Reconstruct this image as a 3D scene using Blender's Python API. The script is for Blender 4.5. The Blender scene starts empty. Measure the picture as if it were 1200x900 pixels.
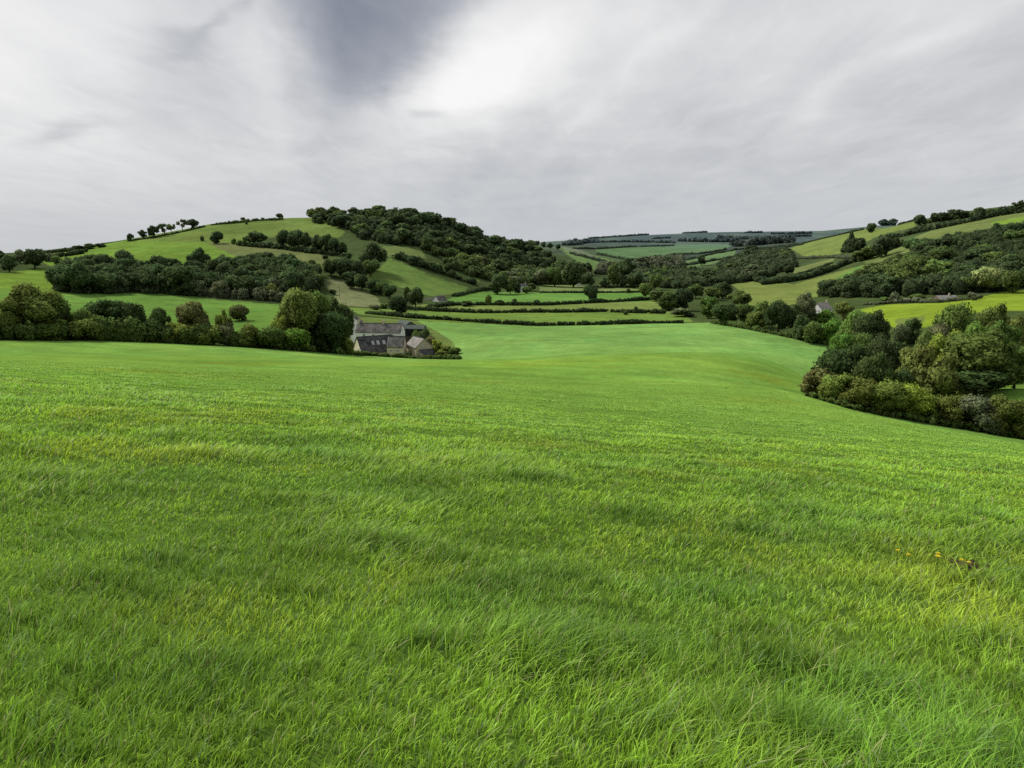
import bpy, math
import numpy as np
from mathutils import Vector
R = np.random.default_rng(11)
scene = bpy.context.scene
COL = scene.collection

# ------------------------------------------------------------------ camera model (photo is 1200 x 900)
F, CX, CY, HY = 900.0, 600.0, 450.0, 285.0
PITCH = math.atan((CY - HY) / F)
cp, sp = math.cos(PITCH), math.sin(PITCH)

def ray(px, py):
    x = (px - CX) / F; v = -(py - CY) / F
    return np.array([x, cp + v * sp, -sp + v * cp])

def az_te(px, py):
    d = ray(px, py)
    h = math.hypot(d[0], d[1])
    return math.atan2(d[0], d[1]), d[2] / h

def project(x, y, z):
    fwd = y * cp - z * sp
    up = y * sp + z * cp
    f = np.where(fwd > 0.05, fwd, 0.05)
    return CX + F * x / f, CY - F * up / f, fwd

# ------------------------------------------------------------------ noise
def _hash(ix, iy, seed):
    n = (ix.astype(np.int64) * 374761393 + iy.astype(np.int64) * 668265263 + seed * 1442695041) & 0x7fffffff
    n = ((n ^ (n >> 13)) * 1274126177) & 0x7fffffff
    n = n ^ (n >> 16)
    return (n & 0xffff) / 65535.0
def vnoise(x, y, seed=0):
    x = np.asarray(x, float); y = np.asarray(y, float)
    ix = np.floor(x); iy = np.floor(y)
    fx = x - ix; fy = y - iy
    fx = fx * fx * (3 - 2 * fx); fy = fy * fy * (3 - 2 * fy)
    a = _hash(ix, iy, seed); b = _hash(ix + 1, iy, seed)
    c = _hash(ix, iy + 1, seed); d = _hash(ix + 1, iy + 1, seed)
    return (a * (1 - fx) + b * fx) * (1 - fy) + (c * (1 - fx) + d * fx) * fy
def fbm(x, y, seed=0, octv=3):
    s = 0; a = 1.0; t = 0
    for k in range(octv):
        s = s + a * vnoise(x * 2 ** k, y * 2 ** k, seed + k * 17); t += a; a *= 0.5
    return s / t
def sstep(a, b, x):
    t = np.clip((x - a) / (b - a), 0, 1)
    return t * t * (3 - 2 * t)

# ------------------------------------------------------------------ terrain: scattered survey points, thin-plate surface
GA, GB = 0.180, 0.078        # slope of the hillside under the viewer: forward, right
CTRL = []
def cpt(px, py, r): CTRL.append((az_te(px, py)[0], math.log(r), az_te(px, py)[1] * r))
def cz(px, r, z): CTRL.append((az_te(px, 400)[0], math.log(r), z))
for px in (-150, 0, 200, 400, 600, 800, 1000, 1200, 1350):
    a = az_te(px, 450)[0]
    for r in (10, 16, 26, 40):
        s = GA * math.cos(a) + GB * math.sin(a)
        CTRL.append((a, math.log(r), -1.6 - s * r))
PTS = {
 -150: [(420, 90), (404, 190), (398, 285), ('z', 330, -41), (356, 560), (330, 680), (310, 900), (300, 1200)],
 0:    [(423, 80), (407, 190), (399, 285), ('z', 330, -42), (352, 560), (338, 640), (320, 760), (306, 950), (300, 1150), ('z', 1700, -35)],
 130:  [(428, 80), (409, 190), (399.5, 285), ('z', 330, -42), (353, 580), (330, 700), (306, 830), (294, 950), (285, 1120), ('z', 1350, -3), ('z', 2000, -40)],
 260:  [(433, 80), (413, 190), (405, 285), ('z', 330, -44), (352, 600), (332, 700), (303, 830), (284, 960), (268, 1080), (262, 1150), ('z', 1400, 18), ('z', 2000, -20)],
 340:  [('z', 320, -45), (360, 560), (352, 620), (330, 710), (302, 820), (281, 940), (264, 1070), (256, 1150), ('z', 1400, 25)],
 430:  [(440, 80), (423, 180), (417, 282), (411, 315), ('z', 350, -44), (374, 430), (358, 600), (340, 690), (315, 770), (293, 860), (273, 960), (256, 1060), ('z', 1350, 25)],
 500:  [(420.5, 282), (411, 315), ('z', 350, -45), (379, 430), (364, 560), (350, 680), (330, 770), (307, 840), (288, 920), (267, 1000), (254, 1060), ('z', 1350, 25), ('z', 2000, -20)],
 560:  [(396, 320), (380, 440), (366, 560), (356, 650), (340, 780), (322, 870), (300, 970), (277, 1080), ('z', 1300, 5), ('z', 2000, -25)],
 620:  [(446, 90), (424, 180), (405, 290), (382, 450), (366, 570), (357, 640), (345, 760), (335, 880), (322, 1000), (305, 1150), (291, 1320), ('z', 1700, -25)],
 690:  [(381, 460), (366, 570), (357, 640), (345, 760), (335, 900), (325, 1080), (312, 1350), (301, 1600), (292, 2000), (287, 2600), (285, 3400), (281, 4500), ('z', 6000, 0)],
 770:  [(450, 95), (425, 190), (404, 300), (379, 470), (367, 570), (357, 650), (345, 780), (335, 920), (324, 1100), (312, 1500), (302, 2000), (293, 2700), (286, 3600), (280, 4300), (275, 5000), ('z', 6500, 20)],
 850:  [(378, 480), (366, 590), (352, 700), (338, 850), (325, 1100), (312, 1500), (301, 2000), (292, 2700), (285, 3600), (278, 4400), (272, 5200), ('z', 6800, 20)],
 920:  [(457, 95), (432, 180), (412, 270), (392, 400), (372, 520), (352, 670), (337, 830), (320, 1080), (305, 1350), (294, 1700), (285, 2200), ('z', 3000, -25), (276, 4500), (272.5, 5600), ('z', 7000, 40)],
 960:  [(464, 185), (402, 385), (372, 480), (350, 660), (333, 830), (316, 1000), (300, 1250), (286, 1600), (280, 1900), ('z', 2600, -20), (276, 4500), (271, 6000), ('z', 7500, 60)],
 1010: [(490, 100), (482, 168), ('z', 215, -44), ('z', 300, -48), ('z', 380, -47), (368, 490), (356, 580), (344, 660), (325, 790), (310, 960), (290, 1200), (274, 1500), (269, 1700), ('z', 2300, -5), ('z', 4000, 0), (267, 6800)],
 1060: [('z', 215, -45), ('z', 300, -48), ('z', 400, -45), (365, 490), (352, 590), (343, 650), (320, 760), (298, 930), (278, 1150), (262, 1400), ('z', 1900, 15)],
 1100: [(509, 90), (499, 155), ('z', 190, -43), (466, 215), ('z', 300, -48), ('z', 400, -44), (363, 490), (350, 585), (342, 640), (318, 740), (292, 880), (270, 1050), (255, 1250), ('z', 1700, 25)],
 1160: [(508, 150), ('z', 190, -43), (458, 225), ('z', 300, -48), ('z', 400, -44), (362, 490), (348, 590), (340, 640), (310, 740), (282, 880), (263, 1030), (250, 1180), ('z', 1600, 30)],
 1200: [(526, 85), (516, 148), ('z', 190, -42), (456, 225), ('z', 300, -47), ('z', 400, -42), (362, 490), (345, 600), (330, 670), (300, 770), (273, 900), (255, 1040), (245, 1150), ('z', 1600, 35)],
 1400: [(560, 80), (545, 140), ('z', 200, -41), ('z', 400, -40), (345, 600), (300, 770), (255, 1000), (238, 1150), ('z', 1600, 40)],
}
for px, L in PTS.items():
    for e in L:
        if e[0] == 'z': cz(px, e[1], e[2])
        else: cpt(px, e[0], e[1])
for px in (-150, 0, 100, 300): cz(px, 3500, -60); cz(px, 8000, -105)
for px in (450, 560): cz(px, 3500, -45); cz(px, 8000, -60)
for px in (650, 800, 950): cz(px, 9000, 0)
for px in (1100, 1300): cz(px, 3500, -10); cz(px, 8000, 20)
C = np.array(CTRL)
def _k(d2): return np.where(d2 > 1e-12, 0.5 * d2 * np.log(np.maximum(d2, 1e-12)), 0)
n = len(C)
A = np.zeros((n + 3, n + 3))
d2 = (C[:, None, 0] - C[None, :, 0]) ** 2 + (C[:, None, 1] - C[None, :, 1]) ** 2
A[:n, :n] = _k(d2) + np.eye(n) * 2e-5
A[:n, n] = 1; A[:n, n + 1] = C[:, 0]; A[:n, n + 2] = C[:, 1]
A[n:, :n] = A[:n, n:].T
W = np.linalg.solve(A, np.concatenate([C[:, 2], [0, 0, 0]]))
def tps(a, v):
    out = np.empty(a.size); a = a.ravel(); v = v.ravel()
    for i in range(0, a.size, 20000):
        aa = a[i:i + 20000]; vv = v[i:i + 20000]
        K = _k((aa[:, None] - C[None, :, 0]) ** 2 + (vv[:, None] - C[None, :, 1]) ** 2)
        out[i:i + 20000] = K @ W[:n] + W[n] + W[n + 1] * aa + W[n + 2] * vv
    return out
TA = np.linspace(-0.9, 0.9, 361); TV = np.linspace(math.log(9), math.log(9000), 560)
TG = tps(*[g.ravel() for g in np.meshgrid(TA, TV, indexing='ij')]).reshape(361, 560)
def tlook(a, v):
    fa = np.clip((a - TA[0]) / (TA[1] - TA[0]), 0, 359.999); fv = np.clip((v - TV[0]) / (TV[1] - TV[0]), 0, 558.999)
    i = fa.astype(int); j = fv.astype(int); fa = fa - i; fv = fv - j
    return (TG[i, j] * (1 - fv) + TG[i, j + 1] * fv) * (1 - fa) + (TG[i + 1, j] * (1 - fv) + TG[i + 1, j + 1] * fv) * fa
def H(x, y):
    x = np.asarray(x, float); y = np.asarray(y, float)
    r = np.hypot(x, y); a = np.arctan2(x, y)
    lin = GA * y + GB * x
    zp = -1.6 - lin
    zr = tlook(np.clip(a, -0.9, 0.9), np.log(np.maximum(r, 9)))
    z = zp + (zr - zp) * sstep(10, 36, r)
    zb = -1.6 - 60 * np.tanh(lin / 60)
    z = z + (zb - z) * sstep(0.74, 1.5, np.abs(a))
    w = 1 - sstep(60, 200, r)
    z = z + w * ((fbm(x * 0.35, y * 0.35, 3) - 0.5) * 0.22 * sstep(3, 9, r) + (vnoise(x * 1.7, y * 1.7, 9) - 0.5) * 0.08)
    far = sstep(250, 600, r)
    z = z + far * (fbm(x * 0.012, y * 0.012, 21) - 0.5) * 3.0
    z = z + (1 - far) * sstep(60, 140, r) * (fbm(x * 0.03, y * 0.03, 22) - 0.5) * 1.0
    return z
RS = np.geomspace(1.5, 9500, 2400)
RQ = np.geomspace(150, 9500, 1200)
def hit_quick(px, py, rmin=150):
    a, te = az_te(px, py)
    h = tlook(np.full(len(RQ), a), np.log(RQ))
    ok = np.nonzero((RQ * te < h) & (RQ > rmin))[0]
    if len(ok) == 0: return None
    r = RQ[ok[0]]
    return np.array([r * math.sin(a), r * math.cos(a), 0.0])
def hit(px, py, rmin=0):
    a, te = az_te(px, py)
    h = H(RS * math.sin(a), RS * math.cos(a))
    diff = RS * te - h
    ok = np.nonzero((diff < 0) & (RS > rmin))[0]
    if len(ok) == 0:
        m = RS > max(300, rmin)
        i = np.nonzero(m)[0][np.argmin((diff / RS)[m])]
    else: i = ok[0]
    r = RS[i]
    return np.array([r * math.sin(a), r * math.cos(a), h[i]]), r
EDGE_X = [-150, 0, 130, 250, 330, 420, 500, 541]; EDGE_Y = [398.5, 399.5, 400, 405, 410.5, 417, 421, 421.5]
def edge_r(px): return hit(px, float(np.interp(px, EDGE_X, EDGE_Y)), 150)[1]
def at_r(px, r):
    a, _ = az_te(px, 400)
    x, y = r * math.sin(a), r * math.cos(a)
    return np.array([x, y, float(H(x, y))])

# ------------------------------------------------------------------ node helpers and materials
def new_mat(name):
    m = bpy.data.materials.new(name); m.use_nodes = True
    nt = m.node_tree; nt.nodes.clear()
    return m, nt
def N(nt, t, **kw):
    nd = nt.nodes.new(t)
    for k, v in kw.items():
        if k.startswith('i_'): nd.inputs[k[2:].replace('_', ' ')].default_value = v
        else: setattr(nd, k, v)
    return nd
def L(nt, a, b): nt.links.new(a, b)
def math_n(nt, op, a, b=None, c=None, clamp=False):
    nd = nt.nodes.new('ShaderNodeMath'); nd.operation = op; nd.use_clamp = clamp
    for i, v in enumerate((a, b, c)):
        if v is None: continue
        if isinstance(v, (int, float)): nd.inputs[i].default_value = v
        else: nt.links.new(v, nd.inputs[i])
    return nd.outputs[0]
def noise_n(nt, vec, scale, detail=4, rough=0.55, dist=0.0):
    nd = nt.nodes.new('ShaderNodeTexNoise')
    nd.inputs['Scale'].default_value = scale; nd.inputs['Detail'].default_value = detail
    nd.inputs['Roughness'].default_value = rough; nd.inputs['Distortion'].default_value = dist
    if vec is not None: nt.links.new(vec, nd.inputs['Vector'])
    return nd.outputs['Fac']
def ramp_n(nt, fac, stops):
    nd = nt.nodes.new('ShaderNodeValToRGB')
    el = nd.color_ramp.elements
    while len(el) < len(stops): el.new(0.5)
    for e, (p, c) in zip(el, stops):
        e.position = p; e.color = (*c, 1) if len(c) == 3 else c
    nt.links.new(fac, nd.inputs[0])
    return nd.outputs[0]
def mixc(nt, fac, a, b, mode='MIX'):
    nd = nt.nodes.new('ShaderNodeMix'); nd.data_type = 'RGBA'; nd.blend_type = mode
    for s, v in ((nd.inputs[0], fac), (nd.inputs[6], a), (nd.inputs[7], b)):
        if isinstance(v, (int, float)): s.default_value = v
        elif isinstance(v, tuple): s.default_value = (*v, 1)
        else: nt.links.new(v, s)
    return nd.outputs[2]

def leaf_material():
    m, nt = new_mat('foliage')
    oi = N(nt, 'ShaderNodeObjectInfo'); at = N(nt, 'ShaderNodeAttribute', attribute_name='shade')
    geo = N(nt, 'ShaderNodeNewGeometry')
    big = noise_n(nt, geo.outputs['Position'], 0.22, 3)
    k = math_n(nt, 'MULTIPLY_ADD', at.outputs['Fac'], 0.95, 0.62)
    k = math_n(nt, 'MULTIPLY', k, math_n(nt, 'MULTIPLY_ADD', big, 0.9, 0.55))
    col = mixc(nt, 1.0, oi.outputs['Color'], k, 'MULTIPLY')
    hs = N(nt, 'ShaderNodeHueSaturation'); L(nt, col, hs.inputs['Color'])
    L(nt, math_n(nt, 'MULTIPLY_ADD', at.outputs['Fac'], 0.03, 0.485), hs.inputs['Hue'])
    d = N(nt, 'ShaderNodeBsdfDiffuse'); t = N(nt, 'ShaderNodeBsdfTranslucent')
    L(nt, hs.outputs[0], d.inputs[0]); L(nt, hs.outputs[0], t.inputs[0])
    mx = N(nt, 'ShaderNodeMixShader'); mx.inputs[0].default_value = 0.38
    L(nt, d.outputs[0], mx.inputs[1]); L(nt, t.outputs[0], mx.inputs[2])
    o = N(nt, 'ShaderNodeOutputMaterial'); L(nt, mx.outputs[0], o.inputs[0])
    return m
def bark_material():
    m, nt = new_mat('bark')
    geo = N(nt, 'ShaderNodeNewGeometry')
    c = ramp_n(nt, noise_n(nt, geo.outputs['Position'], 3.0), [(0.3, (0.025, 0.02, 0.015)), (0.7, (0.07, 0.06, 0.045))])
    b = N(nt, 'ShaderNodeBsdfDiffuse'); L(nt, c, b.inputs[0])
    o = N(nt, 'ShaderNodeOutputMaterial'); L(nt, b.outputs[0], o.inputs[0])
    return m
def ground_material():
    m, nt = new_mat('pasture')
    at = N(nt, 'ShaderNodeAttribute', attribute_name='field_colour')
    geo = N(nt, 'ShaderNodeNewGeometry'); P = geo.outputs['Position']
    n1 = noise_n(nt, P, 0.013, 4, 0.6); n2 = noise_n(nt, P, 0.16, 5, 0.65); n3 = noise_n(nt, P, 1.3, 5, 0.7)
    mp = N(nt, 'ShaderNodeMapping'); mp.inputs['Scale'].default_value = (0.05, 0.22, 0.1); mp.inputs['Rotation'].default_value = (0, 0, 0.35)
    L(nt, P, mp.inputs['Vector']); n4 = noise_n(nt, mp.outputs[0], 1.0, 4, 0.6)
    v = math_n(nt, 'MULTIPLY_ADD', n1, 0.9, 0.55)
    v = math_n(nt, 'MULTIPLY', v, math_n(nt, 'MULTIPLY_ADD', n2, 0.9, 0.55))
    v = math_n(nt, 'MULTIPLY', v, math_n(nt, 'MULTIPLY_ADD', n3, 0.8, 0.6))
    v = math_n(nt, 'MULTIPLY', v, math_n(nt, 'MULTIPLY_ADD', n4, 0.5, 0.75))
    n6 = noise_n(nt, P, 0.055, 5, 0.7); v = math_n(nt, 'MULTIPLY', v, math_n(nt, 'MULTIPLY_ADD', n6, 0.7, 0.65))
    n7 = noise_n(nt, P, 0.42, 3, 0.6); fl = N(nt, 'ShaderNodeMapRange'); fl.inputs[1].default_value = 0.64; fl.inputs[2].default_value = 0.74; fl.inputs[3].default_value = 1.0; fl.inputs[4].default_value = 0.62
    L(nt, n7, fl.inputs[0]); v = math_n(nt, 'MULTIPLY', v, fl.outputs[0])
    c = mixc(nt, 1.0, at.outputs['Color'], v, 'MULTIPLY')
    n5 = noise_n(nt, P, 0.045, 4, 0.6)
    hs = N(nt, 'ShaderNodeHueSaturation'); L(nt, c, hs.inputs['Color'])
    L(nt, math_n(nt, 'MULTIPLY_ADD', n5, -0.05, 0.527), hs.inputs['Hue'])
    bm = N(nt, 'ShaderNodeBump'); bm.inputs['Strength'].default_value = 0.6; bm.inputs['Distance'].default_value = 0.25
    L(nt, n3, bm.inputs['Height'])
    b = N(nt, 'ShaderNodeBsdfDiffuse'); L(nt, hs.outputs[0], b.inputs[0]); L(nt, bm.outputs[0], b.inputs['Normal'])
    o = N(nt, 'ShaderNodeOutputMaterial'); L(nt, b.outputs[0], o.inputs[0])
    return m
def blade_material():
    m, nt = new_mat('grass_blades')
    at = N(nt, 'ShaderNodeAttribute', attribute_name='blade_colour')
    b = N(nt, 'ShaderNodeBsdfPrincipled'); L(nt, at.outputs['Color'], b.inputs['Base Color'])
    b.inputs['Roughness'].default_value = 0.5; b.inputs['Specular IOR Level'].default_value = 0.2
    t = N(nt, 'ShaderNodeBsdfTranslucent'); L(nt, at.outputs['Color'], t.inputs[0])
    mx = N(nt, 'ShaderNodeMixShader'); mx.inputs[0].default_value = 0.42
    L(nt, b.outputs[0], mx.inputs[1]); L(nt, t.outputs[0], mx.inputs[2])
    o = N(nt, 'ShaderNodeOutputMaterial'); L(nt, mx.outputs[0], o.inputs[0])
    return m
def surf(name, c0, c1, scale=1.5, rough=0.9, stretch=None):
    m, nt = new_mat(name)
    tc = N(nt, 'ShaderNodeTexCoord'); v = tc.outputs['Object']
    if stretch:
        mp = N(nt, 'ShaderNodeMapping'); mp.inputs['Scale'].default_value = stretch; L(nt, v, mp.inputs['Vector']); v = mp.outputs[0]
    c = ramp_n(nt, noise_n(nt, v, scale, 5, 0.65), [(0.32, c0), (0.68, c1)])
    b = N(nt, 'ShaderNodeBsdfPrincipled'); L(nt, c, b.inputs['Base Color']); b.inputs['Roughness'].default_value = max(rough, 0.7) if rough > 0.3 else rough
    b.inputs['Specular IOR Level'].default_value = 0.08 if rough > 0.3 else 0.5
    o = N(nt, 'ShaderNodeOutputMaterial'); L(nt, b.outputs[0], o.inputs[0])
    return m
M = dict(
 leaf=leaf_material(), bark=bark_material(), ground=ground_material(), blade=blade_material(),
 slate=surf('slate_roof', (0.035, 0.034, 0.038), (0.13, 0.125, 0.125), 0.6),
 slate_brown=surf('weathered_slate_roof', (0.04, 0.038, 0.037), (0.21, 0.20, 0.185), 0.45),
 slate_pale=surf('pale_slate_roof', (0.17, 0.16, 0.15), (0.36, 0.34, 0.31), 0.7),
 white=surf('whitewash', (0.74, 0.74, 0.72), (0.88, 0.88, 0.86), 0.8),
 cream=surf('cream_render', (0.56, 0.50, 0.35), (0.74, 0.67, 0.50), 0.9),
 stone=surf('rubble_stone', (0.36, 0.31, 0.21), (0.62, 0.55, 0.41), 1.6),
 brick=surf('reddish_stone', (0.20, 0.13, 0.09), (0.32, 0.22, 0.16), 1.4),
 green_tin=surf('green_sheet_metal', (0.055, 0.075, 0.062), (0.10, 0.125, 0.105), 0.8, 0.6),
 pale_tin=surf('pale_sheet_metal', (0.33, 0.32, 0.29), (0.46, 0.45, 0.42), 0.8, 0.6),
 dark=surf('opening_shade', (0.012, 0.012, 0.013), (0.03, 0.03, 0.03), 1.0),  # near-black paint for the shade inside openings
 glass=surf('window_glass', (0.02, 0.025, 0.03), (0.05, 0.06, 0.07), 0.6, 0.15),
 rooflight=surf('rooflight_glass', (0.30, 0.32, 0.35), (0.46, 0.48, 0.5), 0.6, 0.2),
 wood=surf('weathered_timber', (0.05, 0.04, 0.03), (0.11, 0.09, 0.07), 2.0),
 earth=surf('bare_earth', (0.035, 0.024, 0.014), (0.10, 0.075, 0.045), 30.0),
 yellow=surf('yellow_petals', (0.70, 0.55, 0.03), (0.80, 0.66, 0.05), 40.0),
 stem=surf('green_stem', (0.06, 0.12, 0.02), (0.1, 0.18, 0.03), 40.0),
 wire=surf('grey_metal', (0.12, 0.12, 0.13), (0.2, 0.2, 0.21), 1.0, 0.5),
)

# ------------------------------------------------------------------ mesh helpers
def mesh_np(name, V, quads=None, tris=None, mats=(), mat_idx=None, smooth=False):
    me = bpy.data.meshes.new(name)
    V = np.asarray(V, np.float32); me.vertices.add(len(V)); me.vertices.foreach_set('co', V.ravel())
    nq = 0 if quads is None else len(quads); ntr = 0 if tris is None else len(tris)
    lv = []; ls = []
    if nq: lv.append(np.asarray(quads, np.int32).ravel()); ls.append(np.arange(nq) * 4)
    if ntr: lv.append(np.asarray(tris, np.int32).ravel()); ls.append(nq * 4 + np.arange(ntr) * 3)
    lv = np.concatenate(lv).astype(np.int32); ls = np.concatenate(ls).astype(np.int32)
    me.loops.add(len(lv)); me.loops.foreach_set('vertex_index', lv)
    me.polygons.add(nq + ntr); me.polygons.foreach_set('loop_start', ls)
    if mat_idx is not None: me.polygons.foreach_set('material_index', np.asarray(mat_idx, np.int32))
    if smooth: me.polygons.foreach_set('use_smooth', np.ones(nq + ntr, bool))
    for m in mats: me.materials.append(m)
    me.update(calc_edges=True)
    return me
def attr_f(me, name, vals):
    a = me.attributes.new(name, 'FLOAT', 'POINT'); a.data.foreach_set('value', np.asarray(vals, np.float32))
def attr_c(me, name, rgb):
    a = me.attributes.new(name, 'FLOAT_COLOR', 'POINT')
    c = np.ones((len(rgb), 4), np.float32); c[:, :3] = rgb; a.data.foreach_set('color', c.ravel())
def set_normals(me, nn):
    a = me.attributes.new('custom_normal', 'FLOAT_VECTOR', 'POINT'); a.data.foreach_set('vector', np.ascontiguousarray(nn, np.float32).ravel())
def link(name, me, parent=None, loc=None):
    o = bpy.data.objects.new(name, me); COL.objects.link(o)
    if parent is not None: o.parent = parent
    if loc is not None: o.location = loc
    return o
def tag(o, label, cat, group=None, kind=None):
    o['label'] = label; o['category'] = cat
    if group: o['group'] = group
    if kind: o['kind'] = kind
    return o
def unit(v): return v / np.maximum(np.linalg.norm(v, axis=-1, keepdims=True), 1e-9)
def in_poly(px, py, poly):
    inside = np.zeros(px.shape, bool); k = len(poly)
    for i in range(k):
        x0, y0 = poly[i]; x1, y1 = poly[(i + 1) % k]
        c = (y0 > py) != (y1 > py)
        xi = (x1 - x0) * (py - y0) / ((y1 - y0) if y1 != y0 else 1e-9) + x0
        inside ^= c & (px < xi)
    return inside

# ------------------------------------------------------------------ the ground sheet
G_MEADOW = (0.182, 0.315, 0.052)
FIELD_GAIN = np.array([1.30, 1.28, 1.45])
FIELDS = [  # colour, polygon (photo outline of the field), nearest and farthest distance
 ((0.13, 0.21, 0.022), [(-300, 322), (0, 320), (40, 316), (64, 314), (70, 344), (0, 340), (-300, 340)], 450, 1400),
 ((0.10, 0.19, 0.025), [(-300, 340), (0, 339), (70, 345), (80, 400), (-300, 400)], 330, 900),
 ((0.10, 0.19, 0.028), [(70, 344), (190, 344), (260, 352), (345, 358), (410, 365), (420, 405), (60, 402)], 330, 760),
 ((0.12, 0.20, 0.022), [(40, 303), (100, 290), (150, 281), (240, 263), (285, 281), (300, 285), (280, 304), (180, 312), (60, 312)], 600, 1500),
 ((0.115, 0.165, 0.028), [(150, 281), (240, 261), (300, 250), (365, 248), (406, 272), (395, 279), (340, 276), (280, 282), (225, 284)], 800, 1500),
 ((0.12, 0.14, 0.04), [(240, 284), (282, 284), (370, 296), (392, 305), (384, 312), (340, 306), (285, 304)], 600, 1100),
 ((0.13, 0.145, 0.055), [(374, 326), (402, 328), (442, 348), (448, 361), (400, 358)], 500, 900),
 ((0.105, 0.165, 0.03), [(455, 303), (470, 307), (500, 321), (548, 337), (542, 344), (505, 347), (470, 337), (433, 326)], 500, 1000),
 ((0.11, 0.15, 0.035), [(448, 288), (492, 290), (500, 303), (455, 301)], 600, 1100),
 ((0.12, 0.165, 0.03), [(488, 302), (524, 312), (514, 317), (478, 307)], 600, 1100),
 ((0.10, 0.15, 0.03), [(536, 296), (560, 300), (575, 322), (560, 330), (545, 318)], 700, 1200),
 ((0.115, 0.18, 0.03), [(404, 360), (480, 364), (560, 373), (560, 378), (500, 376), (420, 368)], 420, 800),
 ((0.115, 0.185, 0.028), [(490, 364), (640, 366), (800, 366), (812, 377), (630, 381), (490, 376)], 430, 700),
 ((0.13, 0.175, 0.035), [(480, 357), (560, 356), (640, 356), (770, 352), (790, 366), (500, 365)], 520, 760),
 ((0.10, 0.205, 0.032), [(522, 352), (548, 342), (632, 343), (758, 342), (764, 353), (640, 357), (540, 357)], 560, 900),
 ((0.13, 0.175, 0.045), [(632, 334), (752, 335), (758, 342.5), (632, 342.5)], 700, 1100),
 ((0.10, 0.165, 0.04), [(655, 291), (690, 298), (722, 306), (720, 318), (690, 316), (674, 305)], 1000, 2400),
 ((0.12, 0.15, 0.075), [(655, 288), (680, 293), (700, 301), (690, 303), (668, 296)], 1000, 2400),
 ((0.085, 0.155, 0.05), [(698, 292), (740, 289), (786, 289), (790, 300), (765, 306), (720, 304), (700, 298)], 1300, 3800),
 ((0.085, 0.15, 0.055), [(785, 286.5), (862, 286.5), (845, 293), (815, 298), (785, 297)], 1800, 4000),
 ((0.10, 0.17, 0.05), [(804, 305), (836, 296), (862, 293), (862, 302), (830, 310), (805, 314)], 1200, 3500),
 ((0.14, 0.18, 0.035), [(853, 330), (890, 328), (930, 333), (962, 324), (1012, 310), (1020, 317), (990, 331), (962, 346), (930, 357), (878, 358), (872, 345)], 560, 1250),
 ((0.11, 0.16, 0.035), [(893, 304), (916, 301), (922, 313), (895, 313)], 900, 2000),
 ((0.135, 0.18, 0.032), [(925, 291), (980, 274), (1050, 257), (1074, 259), (1072, 266), (1030, 276), (976, 301), (945, 302)], 900, 2600),
 ((0.125, 0.155, 0.04), [(926, 316), (978, 302), (976, 309), (935, 325)], 800, 1600),
 ((0.12, 0.155, 0.035), [(1005, 303), (1090, 271), (1160, 253), (1210, 246), (1400, 240), (1400, 250), (1205, 257), (1100, 281), (1022, 312)], 800, 1700),
 ((0.14, 0.22, 0.022), [(1162, 260), (1200, 254), (1196, 270), (1166, 274)], 700, 1300),
 ((0.10, 0.19, 0.03), [(985, 322), (1008, 311), (1016, 318), (992, 331), (970, 342)], 600, 1200),
 ((0.17, 0.245, 0.016), [(1003, 363), (1040, 357), (1090, 355), (1140, 350), (1180, 341), (1400, 338), (1400, 364), (1180, 364), (1130, 368), (1075, 388), (1050, 388), (1030, 370)], 430, 680),
 ((0.12, 0.16, 0.03), [(1050, 374), (1085, 370), (1075, 395), (1050, 398)], 380, 560),
 ((0.10, 0.14, 0.03), [(400, 420), (400, 372), (430, 366), (490, 376), (508, 386), (530, 400), (541, 421)], 250, 440),
 ((0.10, 0.18, 0.025), [(1150, 452), (1205, 446), (1400, 450), (1400, 470), (1180, 470)], 190, 320),
]
MEADOW_POLY = [(-4000, 380), (-150, 398), (0, 399), (130, 399.5), (250, 404.5), (330, 410), (420, 416.5), (500, 420.5), (541, 421), (530, 400), (508, 386),
               (488, 376), (560, 379), (620, 382), (690, 381), (770, 379), (830, 378), (875, 386), (920, 394), (970, 404), (958, 440),
               (945, 463), (1000, 481), (1060, 493), (1110, 501), (1200, 516), (1300, 532), (1500, 565), (9000, 1200), (9000, 90000), (-4000, 90000)]
az = np.concatenate([np.arange(-math.pi, -0.72, 0.045), np.arange(-0.72, 0.72, 0.0023), np.arange(0.72, math.pi - 0.02, 0.045)])
rr = np.concatenate([np.geomspace(0.5, 60, 150)[:-1], np.geomspace(60, 2000, 470)[:-1], np.geomspace(2000, 9400, 110)])
na, nr = len(az), len(rr)
AA, RR = np.meshgrid(az, rr, indexing='ij')
X = (RR * np.sin(AA)).ravel(); Y = (RR * np.cos(AA)).ravel(); Z = H(X, Y)
PX, PY, FW = project(X, Y, Z); RF = RR.ravel()
col = np.empty((len(X), 3)); col[:] = (0.060, 0.088, 0.022)
scr = fbm(X * 0.02, Y * 0.02, 5)
col *= (0.6 + 0.8 * scr)[:, None]
farm = RF > 2600
fn = fbm(X * 0.004, Y * 0.0025, 77, 4)
fcol = np.where((fn > 0.5)[:, None], np.array([0.085, 0.115, 0.06]), np.array([0.050, 0.066, 0.045]))
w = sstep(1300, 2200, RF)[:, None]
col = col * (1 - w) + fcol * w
for c, poly, r0, r1 in FIELDS:
    m = in_poly(PX, PY, poly) & (RF > r0) & (RF < r1) & (FW > 1)
    col[m] = np.array(c) * FIELD_GAIN
region = np.zeros(len(X), int)
mead = (in_poly(PX, PY, MEADOW_POLY) & (FW > 0.05) & (RF < 520)) | (RF < 50) | (FW <= 0.05)
patch = fbm(X * 0.06 + 0.5, Y * 0.05, 31, 4)
pal = np.array(G_MEADOW)[None, :] * (0.85 + 0.3 * fbm(X * 0.06, Y * 0.06, 40))[:, None]
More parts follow.
